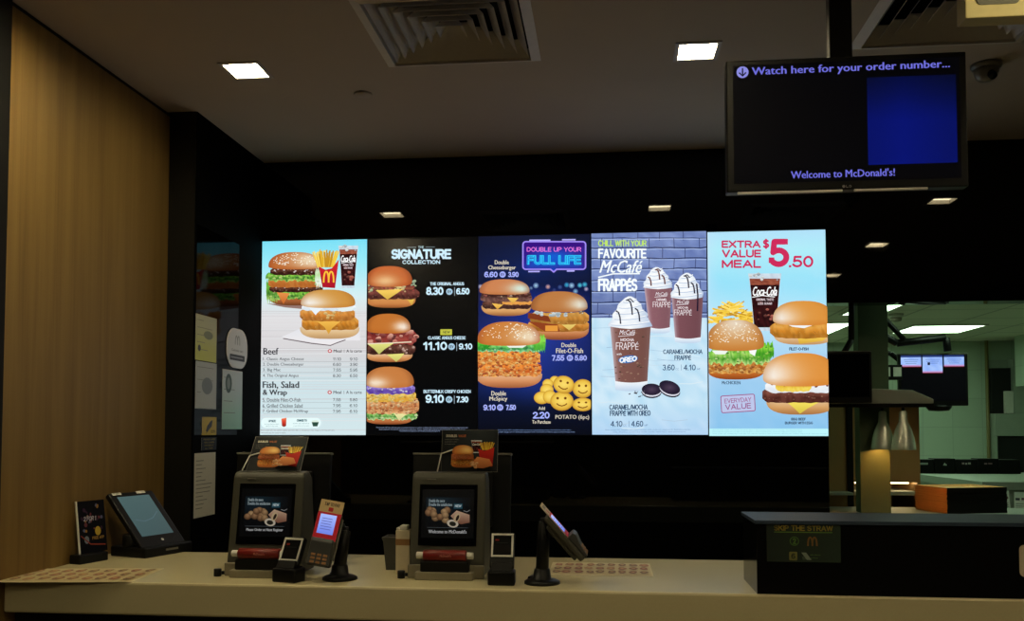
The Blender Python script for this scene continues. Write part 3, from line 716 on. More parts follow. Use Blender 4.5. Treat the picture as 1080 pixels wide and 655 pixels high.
W1 = (206, 236, 252)
def art2():
    a = Art(SW, SH, ((390, 253), (504, 250.6), (389.3, 458.6), (503.5, 458.6)))
    a.rect(385, 248, 510, 462, (4, 5, 7))
    a.text('THE', 442.5, 260.3, 448.5, 262.8, (170, 200, 216), .02); a.line([(431, 261.8), (440.5, 261.6)], .5, (140, 160, 176)); a.line([(450.5, 261.5), (460, 261.3)], .5, (140, 160, 176))
    a.text('SIGNATURE', 414.4, 263.6, 477, 274.2, W1, .035); a.text('COLLECTION', 426, 275.3, 465.5, 279.4, W1, .03)
    # burger one
    heel(a, 388, 440, 314.5, 325.5, (206, 132, 72), (214, 150, 84), (120, 60, 24)); cheese(a, [(430, 315), (439.5, 314), (436, 323)], (240, 190, 70))
    band(a, 388, 438, 299, 308, ((140, 40, 40), (90, 30, 30), (170, 110, 70)), .8, seed=19)
    patty(a, 388, 444, 306, 316.5, 20, ((96, 42, 38), (140, 76, 66), (60, 26, 24)))
    lumps(a, 386, 440, 300, 309, 40, .9, 2.2, ((150, 34, 44), (190, 60, 60), (220, 190, 130), (110, 30, 34), (180, 200, 150)), 21)
    lumps(a, 416, 428, 301, 308, 8, 1.4, 2.6, ((244, 226, 140), (250, 240, 190)), 22); lumps(a, 434, 440, 296, 302, 4, 1.2, 2.4, ((150, 180, 150),), 24)
    cheese(a, [(398, 307), (427, 306), (418, 312), (410.5, 317)], (250, 200, 80))
    bun(a, 388, 436.5, 281.5, 303.5, (196, 100, 48), (238, 196, 140), (.42, .78), (110, 44, 20), 0, .72, .26)
    a.text('THE ORIGINAL ANGUS', 455, 298.6, 490.5, 302, W1, .02); a.text('8.30', 451, 303.7, 469, 312.2, W1, .03); meal(a, 475.2, 308.6, 3.4, (170, 204, 226), (10, 14, 20)); a.line([(480.6, 304), (480.6, 313)], .5, (170, 190, 205)); a.text('6.50', 482.2, 304.9, 496, 311.6, W1, .03)
    # burger two
    heel(a, 388, 437, 372.5, 382.5, (214, 146, 88), (238, 206, 170), (120, 62, 30)); patty(a, 388, 440, 364, 374.5, 26, ((84, 44, 36), (124, 78, 64), (52, 26, 22))); lumps(a, 412, 438, 365, 373, 12, .8, 1.8, ((200, 160, 150), (110, 60, 56)), 27)
    cheese(a, [(410, 374.5), (428.5, 373.5), (424, 379), (420, 382.3)], (230, 226, 120))
    band(a, 387, 441, 349, 364, ((130, 44, 44), (110, 36, 36), (160, 70, 60)), 1., seed=29)
    lumps(a, 388, 444, 349, 363, 46, 1.6, 3.6, ((170, 62, 58), (210, 110, 100), (130, 40, 42), (226, 150, 136), (96, 30, 34)), 28)
    cheese(a, [(388.5, 363.5), (418, 362.6), (408, 369), (402, 374.5), (397, 369)], (222, 222, 120)); a.line([(390, 363.5), (418, 362.4), (436, 361.4)], 1.1, (240, 226, 196))
    bun(a, 388, 435, 331.8, 352.6, (196, 116, 48), (250, 236, 220), (.84, .66), (120, 56, 20), 0, .74, .2)
    a.rect(466, 348.2, 478, 354.2, (196, 196, 70)); a.text('NEW', 468.5, 349.8, 476, 352.6, (90, 96, 50), .02)
    a.text('CLASSIC ANGUS CHEESE', 453, 355.5, 492, 358.8, W1, .02); a.text('11.10', 448.2, 361.3, 473, 370, W1, .03); meal(a, 477.6, 366.4, 3.5, (170, 204, 226), (10, 14, 20)); a.line([(482.9, 362), (482.9, 371)], .5, (170, 190, 205)); a.text('9.10', 485, 363, 499, 369.4, W1, .03)
    # burger three
    heel(a, 388, 437, 439.5, 447.5, (190, 112, 62), (206, 130, 80), (90, 40, 20)); lettuce(a, 387, 442, 433.5, 442.5, 30, ((90, 176, 60), (170, 220, 120), (50, 120, 40), (216, 236, 180)))
    cheese(a, [(416, 433.5), (434, 434.5), (426, 441), (423.5, 444)], (244, 240, 170))
    fried(a, 387, 444, 420, 436.5, 31, ((206, 130, 72), (226, 160, 100), (170, 86, 44), (240, 196, 140)))
    fried(a, 387, 441, 412.5, 424, 32, ((236, 196, 80), (246, 216, 120), (214, 150, 50)))
    band(a, 388, 440, 405.5, 416, ((120, 90, 190), (170, 150, 226), (84, 56, 150)), 1., seed=33); lumps(a, 389, 439, 406.5, 415, 34, .5, 1.4, ((214, 206, 244), (96, 66, 164), (240, 236, 250)), 34)
    bun(a, 388, 439, 387.5, 409.8, (200, 126, 66), (252, 240, 218), (.22, .84), (120, 62, 30), 0, .74, .24)
    a.text('BUTTERMILK CRISPY CHICKEN', 449, 411.6, 497.6, 415, W1, .02); a.text('9.10', 451, 416.6, 470, 425.2, W1, .03); meal(a, 475.4, 421.6, 3.5, (170, 204, 226), (10, 14, 20)); a.line([(480.8, 417.4), (480.8, 426)], .5, (170, 190, 205)); a.text('7.30', 482.8, 418.4, 495.2, 424.7, W1, .03)
    for v, u0, u1 in ((450.9, 400, 495), (452.9, 403, 492), (454.6, 424, 466)):
        a.text('Prices include GST. Not valid with other promotions, discounts or vouchers. Available while stocks last at participating outlets only. Images shown here', u0, v-.8, u1, v+.7, (150, 166, 200))
    return a

def art3():
    a = Art(SW, SH, ((504.6, 250.5), (621, 247.8), (505, 458.4), (622.4, 458.6)))
    a.rect(500, 244, 626, 462, lambda u, v: mixc(vgrad(((245, (22, 26, 50)), (285, (18, 36, 92)), (300, (16, 28, 70)), (316, (22, 40, 120)), (360, (38, 58, 158)), (410, (24, 44, 118)), (432, (10, 18, 44)), (462, (6, 8, 14))))(u, v), (8, 12, 30), abs(u-563)/63*.45), 16, 34)
    for u, v, r, c in ((565, 302.3, 3.1, (170, 210, 235)), (577.5, 303.6, 2.7, (230, 170, 160)), (597, 301.6, 2.8, (60, 180, 214)), (602, 302.3, 3.2, (170, 214, 236)), (610.5, 302, 2.7, (90, 214, 226)), (615.5, 301.2, 2.8, (70, 200, 220)), (606, 308.4, 2.8, (140, 190, 220)), (617, 306, 2.4, (200, 180, 200)), (507, 303.5, 2.6, (220, 214, 214)), (590, 304, 2.4, (70, 90, 140)), (584, 307, 2, (60, 70, 120)), (560, 305, 2, (110, 140, 170))):
        a.ell(u, v, r, r, lambda x, y, u=u, v=v, r=r, c=c: mixc(c, (20, 34, 90), math.hypot(x-u, y-v)/r*.75), 14)
    a.rrect(551.4, 256, 616.3, 285.2, 3, lambda u, v: mixc((20, 96, 214), (56, 18, 130), ((u-582)/36)**2+max(0, (271-v))/12))
    NE = (160, 140, 246)
    a.outline(551.4, 256, 616.3, 285.2, 3, 1.5, NE)
    for u0, u1, v in ((558, 580, 254.6), (592, 606, 254.), (557, 569, 287.6), (597, 605, 287)): a.line([(u0, v), (u1, v-.1)], 1.5, (182, 176, 250))
    a.poly([(578, 284.5), (588.5, 284.5), (583.5, 289)], NE); a.poly([(579.5, 283.6), (587, 283.6), (583.4, 287)], (24, 60, 180))
    a.text('DOUBLE UP YOUR', 555.4, 261.8, 611.8, 266.6, (240, 120, 226), .015)
    a.text('FULL LIFE', 555.6, 270.2, 612, 280.4, (50, 206, 250), .045); a.text('FULL LIFE', 556, 271, 611.5, 279.7, (30, 110, 220), -.008)
    CR = (226, 216, 196); PU = (166, 176, 250)
    def pr(s, u0, u1, v, q, q0, q1, um):
        a.text(s, u0, v-3, u1, v+3, PU, .03); meal(a, um, v, 3.3, PU, (20, 24, 80)); a.text(q, q0, v-2.8, q1, v+2.8, PU, .03)
    a.text('Double', 522, 275.6, 536.6, 280, CR, .02); a.text('Cheeseburger', 515.2, 281.2, 543.8, 286.6, CR, .02); pr('6.60', 511, 525, 290.7, '3.90', 536, 547, 530.2)
    # double cheeseburger
    heel(a, 508, 560, 321.5, 334.4, (218, 160, 98), (236, 196, 140), (110, 58, 30)); patty(a, 509, 560, 318, 327, 40, ((84, 50, 44), (120, 76, 60), (50, 28, 26))); cheese(a, [(519, 321), (531, 322.5), (525, 327.4)], (250, 186, 70))
    band(a, 530, 561, 318, 322.5, ((240, 176, 90), (226, 150, 70)), .5, seed=41); patty(a, 507, 561, 312, 319.5, 42, ((50, 30, 32), (90, 54, 50), (130, 90, 80))); cheese(a, [(535, 315), (547, 315.6), (541, 321.4)], (250, 190, 76))
    band(a, 508, 560, 309, 314.5, ((90, 46, 36), (60, 34, 30)), .4, seed=39)
    lumps(a, 508, 560, 310.5, 315, 20, .8, 1.8, ((170, 140, 120), (80, 40, 40), (140, 60, 60)), 43)
    bun(a, 506, 558.5, 295.8, 312, (206, 132, 84), (216, 240, 226), (.86, .6), (120, 56, 34), 0, .76, .26)
    # fish burger
    heel(a, 563, 620, 345, 359.5, (196, 120, 72), (236, 190, 140), (96, 46, 28)); fish(a, 557, 620, 339, 350, 44, 1, (206, 128, 46)); cheese(a, [(592, 343.5), (610, 339.5), (604, 346), (599.5, 349.4)], (250, 214, 110))
    fish(a, 559, 620, 330, 342.5, 45, 1, (204, 136, 54)); a.poly([(557, 331), (578, 334.5), (581, 341), (557, 337)], (130, 58, 30)); a.poly([(557, 340), (588, 343.5), (590, 351), (575, 351)], (146, 66, 32))
    a.rect(575, 344.5, 588, 350.4, (232, 156, 62)); lumps(a, 564, 572, 329.6, 333.6, 8, 1.2, 2.4, ((220, 236, 244),), 46); lumps(a, 580, 597, 329.6, 334.4, 18, 1.2, 2.4, ((220, 236, 244), (180, 206, 220)), 47); lumps(a, 600, 616, 328, 332, 10, .8, 1.6, ((214, 220, 210), (130, 110, 90)), 48)
    bun(a, 560, 618.5, 308.6, 330.6, (190, 124, 68), (236, 240, 226), (.93, .62), (110, 56, 28), 0, .74, .24)
    # spicy chicken burger
    heel(a, 503, 572, 392, 409.6, (214, 142, 92), (240, 206, 170), (130, 66, 36)); fried(a, 502, 571, 383, 397.6, 50, ((228, 116, 40), (244, 150, 62), (176, 66, 24), (250, 184, 100))); fried(a, 502, 570, 370, 385, 51, ((234, 124, 38), (248, 160, 62), (180, 72, 22), (252, 200, 112)))
    lettuce(a, 503, 575, 363.5, 372, 52, ((60, 170, 70), (130, 220, 110), (30, 120, 60), (176, 236, 190))); lettuce(a, 563, 575.5, 355, 371, 53, ((110, 210, 60), (160, 236, 90), (60, 160, 50)))
    a.fill([(532, 364), (558, 364), (552, 368), (538, 368)], (236, 246, 236)); lettuce(a, 503, 518, 360, 370, 55, ((60, 180, 50), (90, 206, 60), (30, 130, 40)))
    bun(a, 504.5, 570, 340.6, 366, (204, 128, 60), (240, 222, 190), (.86, .6), (150, 56, 26), 90, .76, .3)
    a.text('Double', 592, 363, 607, 367.4, CR, .02); a.text('Filet-O-Fish', 586.5, 368.6, 614, 373.6, CR, .02); pr('7.55', 582, 595, 378.6, '5.80', 605.5, 618, 600.6)
    a.text('Double', 519.5, 413, 534.6, 417.8, CR, .02); a.text('McSpicy', 517.5, 418.8, 536, 424.2, CR, .02); pr('9.10', 511, 524, 430, '7.50', 534.5, 545, 528.6)
    # potato faces
    PY = (240, 196, 70)
    def sm(u, v, ru, rv, face=True, rot=0.):
        a.ell(u, v, ru, rv, lambda x, y: mixc(mixc((252, 222, 110), PY, math.hypot((x-u)/ru, (y-v)/rv)), (170, 110, 30), max(0, math.hypot((x-u)/ru, (y-v)/rv)-.75)*2.2+max(0, (y-v)/rv)*.2), 24, rot)
        if face:
            for d in (-.36, .3):
                a.ell(u+ru*d*cos(rot)-rv*.3*sin(-rot), v+ru*d*sin(rot)-rv*.3, ru*.12, rv*.14, (120, 66, 16), 10)
            a.line([(u+ru*x*cos(rot)-rot*3, v+rv*(.25+.25*(1-(x/.45)**2))+ru*x*sin(rot)) for x in (-.45, -.25, 0, .25, .45)], 1.1, (130, 72, 18))
    for q in ((585, 401.5, 5, 4.2), (578, 405.5, 5.6, 5), (577, 412, 7, 6.5), (572, 420, 8.4, 6.6), (580, 419, 7, 7)): sm(*q, False)
    sm(614, 427, 11, 7); sm(614, 410.5, 10.5, 9.8); sm(592.5, 423.5, 12, 10); sm(594.5, 406.4, 11, 9.2, True, .25)
    a.text('Add', 568.4, 429.2, 575, 432.6, CR, .02); a.text('2.20', 562.6, 434.6, 580, 441.6, PU, .03); a.text('To Purchase', 562, 443.2, 581, 446.8, CR, .02); a.text('POTATO (6pc)', 586, 437.8, 620.5, 443.2, CR, .01)
    a.text('Prices include GST. Available while stocks last at participating outlets. Not valid with other offers', 526, 452.8, 602, 454.2, (130, 160, 214)); a.text('or discounts. Images are for illustration purposes only. Terms and conditions apply to all purchases made', 522, 454.9, 606, 456.2, (150, 176, 226))
    return a

def art4():
    a = Art(SW, SH, ((622.1, 247), (744, 243.9), (624, 458.2), (746.5, 459)))
    a.rect(618, 240, 750, 339, lambda u, v: mixc(mixc((132, 152, 204), (100, 120, 178), R.random()), (92, 106, 152), max(0, (v-300)/60)), 18, 16)
    rows = [243, 252, 262.5, 273.5, 284.5, 296.5, 308, 320, 332]
    for j, v in enumerate(rows):
        a.line([(618+8*k, v+R.uniform(-.6, .6)-(k*.06)) for k in range(17)], R.uniform(.7, 1.3), (40, 50, 88))
        a.line([(618+8*k, v+1.4+R.uniform(-.4, .4)-(k*.06)) for k in range(17)], .9, (164, 184, 228))
        for k in range(6):
            x = 618+(k+.5*(j % 2))*26+R.uniform(-3, 3); a.line([(x, v), (x+R.uniform(-.6, .6), v+11)], .8, (62, 74, 120))
    a.rect(618, 336, 750, 464, lambda u, v: mixc(mixc((184, 222, 244), (212, 236, 250), R.random()), (156, 194, 240), max(0, (v-425)/45)*.6), 16, 16)
    for k in range(26):
        v = R.uniform(340, 452); u = R.uniform(622, 720); a.line([(u, v), (u+R.uniform(8, 18), v+R.uniform(-1.5, 1.5)), (u+R.uniform(22, 32), v+R.uniform(-2, 2))], R.uniform(.3, .9), mixc((150, 182, 212), (230, 246, 252), R.random()))
    a.text('CHILL WITH YOUR', 629.5, 254, 681, 260.4, (196, 236, 96), .012); a.text('FAVOURITE', 629.5, 262.8, 681, 273.2, (246, 254, 255), .02)
    a.text('McCaf\u00e9', 631, 275.2, 677, 288.6, (246, 254, 255), .018, .4); a.line([(629.6, 293.4), (646, 289.6), (674, 289.4)], 1.4, (246, 254, 255)); a.text('FRAPP\u00c9S', 629.5, 294.6, 671.6, 308, (246, 254, 255), .02)
    def lab(u0, v0, w, s1, sub=False):
        a.text('McCaf\u00e9', u0+w*.15, v0, u0+w*.85, v0+w*.2, (250, 244, 250), 0, .3); a.line([(u0+w*.1, v0+w*.28), (u0+w*.8, v0+w*.22)], .5, (250, 244, 250))
        a.text(s1, u0+w*.2, v0+w*.36, u0+w*.8, v0+w*.49, (244, 232, 236), .02); a.text('FRAPP\u00c9', u0, v0+w*.54, u0+w, v0+w*.86, (250, 240, 244), -.01)
    cup(a, 678.5, 708, 684.5, 706, 302, 346, 352.5, (146, 98, 108)); whip(a, 677, 710, 282.5, 304, (96, 44, 44), 60); lab(688, 309, 18.5, 'CARAMEL')
    cup(a, 707.5, 741, 711.5, 738.5, 311.5, 356.5, 363, (128, 82, 90)); whip(a, 706, 742, 288.5, 314.5, (36, 26, 50), 61); lab(710.5, 317.5, 18.5, 'MOCHA'); a.line([(734, 300), (735.3, 312), (735, 329)], 1.6, (34, 24, 46))
    cup(a, 642.5, 686, 648.5, 682.5, 342, 402.5, 413, (132, 88, 80), 60, 62); whip(a, 641, 687, 313.5, 345, (28, 28, 54), 63); lab(649, 349, 24, 'MOCHA')
    a.text('with', 649.8, 373, 655, 375.2, (240, 240, 244), .02); a.ell(662, 379.6, 10.5, 4, (60, 120, 190), 20, -.12); a.text('OREO', 652.8, 377, 671.4, 382.6, (250, 252, 255), .035, .1, -.12)
    a.text('CARAMEL/MOCHA', 699, 369.4, 740.2, 374.2, (50, 74, 104), .015); a.text('FRAPP\u00c9', 711, 375.6, 728.4, 380.6, (50, 74, 104), .015)
    def pc(u, v, p, q):
        a.text(p, u, v-3, u+12.6, v+3, (44, 72, 110), .01); a.text('CC', u+13.6, v+.6, u+17, v+2.8, (110, 140, 180)); a.line([(u+19.6, v-3), (u+19.6, v+3)], .4, (90, 120, 160)); a.text(q, u+22, v-3, u+34.6, v+3, (44, 72, 110), .01); a.text('MF', u+36, v+.6, u+39.6, v+2.8, (110, 140, 180))
    pc(698.6, 388.4, '3.60', '4.10'); pc(643.6, 447, '4.10', '4.60')
    for cu, cv, ru, rv, ro in ((687, 411.5, 10.5, 6.2, 0.03), (706, 409.5, 11.5, 6.8, .35)):
        a.ell(cu, cv+2.8, ru, rv, (26, 22, 40), 22, ro); a.ell(cu, cv+1.4, ru*.98, rv*.98, (226, 226, 240), 22, ro); a.ell(cu, cv-.2, ru, rv, lambda u, v, cu=cu, cv=cv, ru=ru: mixc((78, 62, 84), (30, 24, 44), math.hypot(u-cu, (v-cv)*1.6)/ru), 22, ro)
    lumps(a, 662, 681, 413, 420, 12, .6, 1.5, ((36, 34, 60), (60, 56, 84)), 66)
    a.text('CARAMEL/MOCHA', 642.2, 427, 683, 432.4, (44, 72, 104), .015); a.text('FRAPP\u00c9 WITH OREO', 642.8, 433.2, 686, 438.8, (44, 72, 104), .015)
    a.text('Prices include GST. Available at all dessert counters while stocks last, images are for illustration purposes', 638, 452.6, 728, 454.2, (96, 130, 176)); a.text('only. Product names are trade marks used here with permission', 646, 455, 723, 456.4, (110, 140, 186))
    return a

def art5():
    a = Art(SW, SH, ((745.2, 243.7), (871, 241), (747.8, 459.9), (874.8, 460)))
    a.rect(740, 236, 880, 465, lambda u, v: mixc(vgrad(((238, (176, 224, 250)), (262, (176, 238, 250)), (300, (150, 226, 250)), (335, (186, 232, 250)), (380, (166, 210, 242)), (450, (138, 196, 238)), (465, (150, 206, 240))))(u, v), (206, 228, 250), R.random()*.12+max(0, 753-u)/20), 16, 34)
    a.rect(740, 452.2, 880, 465, (190, 246, 252))
    RD = (206, 44, 92)
    a.text('EXTRA', 760.6, 252.6, 802.4, 260.6, RD, .035); a.text('VALUE', 761, 262.4, 803, 270.8, RD, .035); a.text('MEAL', 760.8, 273.2, 803, 282, RD, .035); a.text('$', 805, 251.4, 811.6, 261, RD, .03)
    a.text('5', 811, 250.8, 833, 281.2, RD, .03); a.text('.50', 832.6, 269, 858.4, 281.4, RD, .025)
    fries(a, 748, 796, 319, 342, 110, 70, False)
    cola(a, 789, 824.5, 795.5, 819.5, 288, 349, True)
    # chicken burger
    heel(a, 744, 808, 384, 400.6, (196, 106, 42), (214, 138, 66), (110, 48, 16)); fried(a, 744, 811, 376, 394, 71, ((206, 122, 42), (230, 156, 70), (160, 80, 24), (240, 190, 100)))
    lettuce(a, 745, 813, 368, 384, 72, ((96, 186, 50), (170, 226, 100), (50, 130, 30), (206, 240, 150))); lettuce(a, 796, 816.5, 362, 378, 73, ((90, 190, 40), (150, 220, 70), (50, 140, 30)))
    a.fill([(788, 366), (799, 366), (796, 376), (791, 373)], (250, 252, 250)); a.fill([(750, 370), (768, 370), (764, 374), (754, 374)], (240, 248, 240))
    bun(a, 744, 806, 337.5, 370.5, (206, 138, 66), (232, 214, 190), (.5, .08), (150, 86, 36), 110, .78, .36)
    a.text('McCHICKEN', 761, 402.2, 780.6, 405.6, (40, 56, 84), .025)
    # fish burger
    heel(a, 816, 880, 350, 364, (222, 180, 130), (246, 226, 196), (176, 122, 76)); cheese(a, [(841, 356), (880, 355), (868, 360), (843, 363)], (250, 196, 66))
    fish(a, 812, 878, 340.5, 355.5, 75, 2, (216, 138, 42)); a.fill([(818, 338), (874, 338), (858, 343), (848, 346.5), (836, 345), (826, 340.6)], (244, 248, 248))
    bun(a, 815, 879, 317.5, 343.6, (222, 148, 62), (246, 240, 232), (.04, .7), (176, 106, 40), 0, .74, .36)
    a.text('FILET-O-FISH', 832.4, 366.8, 853, 370, (40, 56, 84), .025)
    # beef burger with egg
    heel(a, 808, 882, 418, 437.6, (216, 162, 102), (240, 216, 180), (140, 86, 44)); cheese(a, [(830, 424.5), (866, 423.5), (852, 431), (844, 436.6), (837, 430)], (250, 224, 80))
    patty(a, 804, 882, 408.5, 425, 76, ((110, 56, 48), (140, 84, 70), (76, 36, 30)))
    band(a, 807, 880, 403, 414.5, ((250, 250, 250), (240, 244, 246), (226, 232, 240)), .8, seed=77); band(a, 818, 856, 404, 412.5, ((238, 200, 60), (226, 176, 50), (246, 220, 100)), .6, seed=78, bow=1.); lumps(a, 810, 850, 402, 408, 14, 1, 2.2, ((120, 40, 36), (150, 60, 50)), 79); lumps(a, 858, 876, 404, 408, 7, 1, 2., ((120, 40, 36),), 80)
    bun(a, 804.5, 884, 372.6, 408, (224, 146, 62), (250, 244, 236), (.04, .66), (186, 112, 44), 0, .74, .38)
    a.text('BBQ BEEF', 834.6, 440.8, 850, 443.6, (40, 56, 84), .025); a.text('BURGER WITH EGG', 828, 444.8, 857.4, 447.6, (40, 56, 84), .025)
    a.rrect(760, 417, 796, 434.6, 1.8, (190, 200, 236), -.06); a.outline(760, 417, 796, 434.6, 1.8, .9, (160, 78, 130), -.06)
    a.text('EVERYDAY', 763.4, 420, 792.2, 424.8, (160, 84, 136), .005, 0, -.07); a.text('VALUE', 764.4, 426, 792, 431.8, (150, 74, 130), .012, 0, -.07)
    for v in (453.8, 455.6, 457.6):
        a.text('Prices include GST. Available from 11am daily. Not valid with delivery or other promotions, discounts and vouchers. Images are for illustration purposes', 751, v-.6, 872 if v > 457 else 846, v+.6, (120, 190, 206))
    return a
menu(0, 'bright menu screen at far left listing beef, fish, salad and wrap prices', art1())
menu(1, 'black menu screen with three burgers down its left side, second from left', art2())
menu(2, 'dark blue menu screen with a neon speech bubble and potato faces', art3(), .0015)
menu(3, 'pale blue menu screen with three iced drinks before a brick wall', art4(), .003)
menu(4, 'light blue menu screen with a big red price, nearest the kitchen opening', art5(), -.003)

# ------------------------------------------------------------------ counter
t = thing('service_counter', 'long pale beige counter running across the bottom of the photo', 'counter', (0, 3.19, 0))
MB().box(XL+.002, 2.9, -.357, .36, .886, CT, .007).obj('worktop', M_counter, t)
MB().box(XL+.006, 2.9, -.30, .33, 0, .8855).obj('base', M_cabbase, t)

t = thing('pickup_cabinet', 'black glossy pickup cabinet with thin metal top standing on counter right end', 'cabinet', (.452, 2.836, CT))
MB().box(0, 2.4, 0, .27, 0, .2115, .001).obj('body', M_blackbox, t)
MB().box(-.005, 2.42, -.004, .28, .212, .2235, .0015).obj('metal_top', M_steeltop, t)
def sheet(name, w, h, th, M, art, m, label, cat, group=None, back=M_paper):
    """a thin card: body plus printed face, M puts its lower-left front corner"""
    t = thing(name, label, cat, M.to_translation(), 0, group)
    Ml = Matrix.Translation(-M.to_translation()) @ M
    MB(Ml).box(0, w, 0, h, -th, 0).obj('backing', back, t)
    art.obj('printed_face', m, Ml @ Matrix.Translation((0, 0, 2e-5)), t)
    return t
a = Art(.218, .121, ((0, 0), (218, 0), (0, 121), (218, 121)))
a.rect(0, 0, 218, 121, lambda u, v: mixc((28, 38, 30), (36, 50, 38), u/218), 4, 4)
OG = (150, 130, 50)
a.text('SKIP THE STRAW', 22, 10, 196, 27, OG, .025); a.line([(22, 31), (194, 31)], 3, (92, 124, 50))
a.ell(82, 58, 14, 14, (70, 104, 44), 24); a.ell(82, 58, 11, 11, (32, 44, 34), 24); a.text('2', 77, 49, 87, 67, (84, 120, 50), .03)
arches(a, 122, 46, 148, 72, 5, (120, 86, 42))
a.rrect(66, 90, 90, 116, 3, (120, 118, 66)); a.text('6', 72, 95, 84, 111, (50, 56, 40), .03)
a.poly([(102, 92), (116, 92), (132, 114), (118, 114)], (130, 140, 130)); a.poly([(104, 104), (112, 104), (116, 114), (106, 114)], (70, 82, 70)); a.text('make a difference', 128, 96, 158, 101, (90, 124, 60)); a.text('one straw at a time', 128, 105, 150, 110, (90, 124, 60))
sheet('notice_poster', .218, .121, .0008, frame((.482, 2.8348, 1.0915), (1, 0, 0), (0, 0, 1)), a, M_print, 'small dark green skip the straw notice on black pickup cabinet front', 'poster', back=M_blackplastic)
mb = MB(); mb.prism([(x, z) for x, z in Art(1, 1, ((0, 0), (1, 0), (0, 1), (1, 1))).rpts(1.2115, 1.058, 1.36, 1.152, .014)], 2.8325, 2.8352, 'y')
tag(mb.obj('number_plate', M_cream), 'beige rounded plate at the right end of the black pickup cabinet', 'plate')

# ------------------------------------------------------------------ paper mats on the counter
def mat_art(w, h, seed, rows=3):
    a = Art(w, h, ((0, 0), (w*1000, 0), (0, h*1000), (w*1000, h*1000)))
    W, H = w*1000, h*1000; rr = random.Random(seed)
    a.rect(0, 0, W, H, (188, 174, 132))
    for j in range(rows):
        for i in range(9):
            x = W*(.07+.107*i)+rr.uniform(-4, 4); y = H*(.17+.30*j)+rr.uniform(-4, 4)
            c = rr.choice(((132, 92, 66), (146, 98, 70), (120, 92, 68), (156, 116, 80), (134, 82, 64)))
            P = [(x+rr.uniform(12, 19)*cos(q), y+rr.uniform(24, 38)*sin(q)) for q in [2*pi*k/9 for k in range(9)]]
            a.fill(P, c, (x, y), (1, .5))
            a.fill([(p[0]*.45+x*.55, p[1]*.4+y*.6-6) for p in P], mixc(c, (230, 190, 130), .5), (x, y-6), (1, .5))
            a.line([(x-14, y+34), (x+14, y+34)], 6, (140, 124, 100))
    return a
t = sheet('paper_mat', .445, .285, .0006, frame((-1.992, 2.784, CT+.0012), (1, .115, 0), (-.115, 1, 0)), mat_art(.445, .285, 1), M_print, 'printed paper mat hanging over the counter edge at the left wall', 'paper mat', 'menu mats lying on the counter')
t = sheet('paper_mat', .36, .29, .0006, frame((-.205, 3.125, CT+.0012), (1, 0, 0), (0, 1, 0)), mat_art(.36, .29, 5), M_print, 'printed paper mat lying flat on the counter right of the card terminals', 'paper mat', 'menu mats lying on the counter')

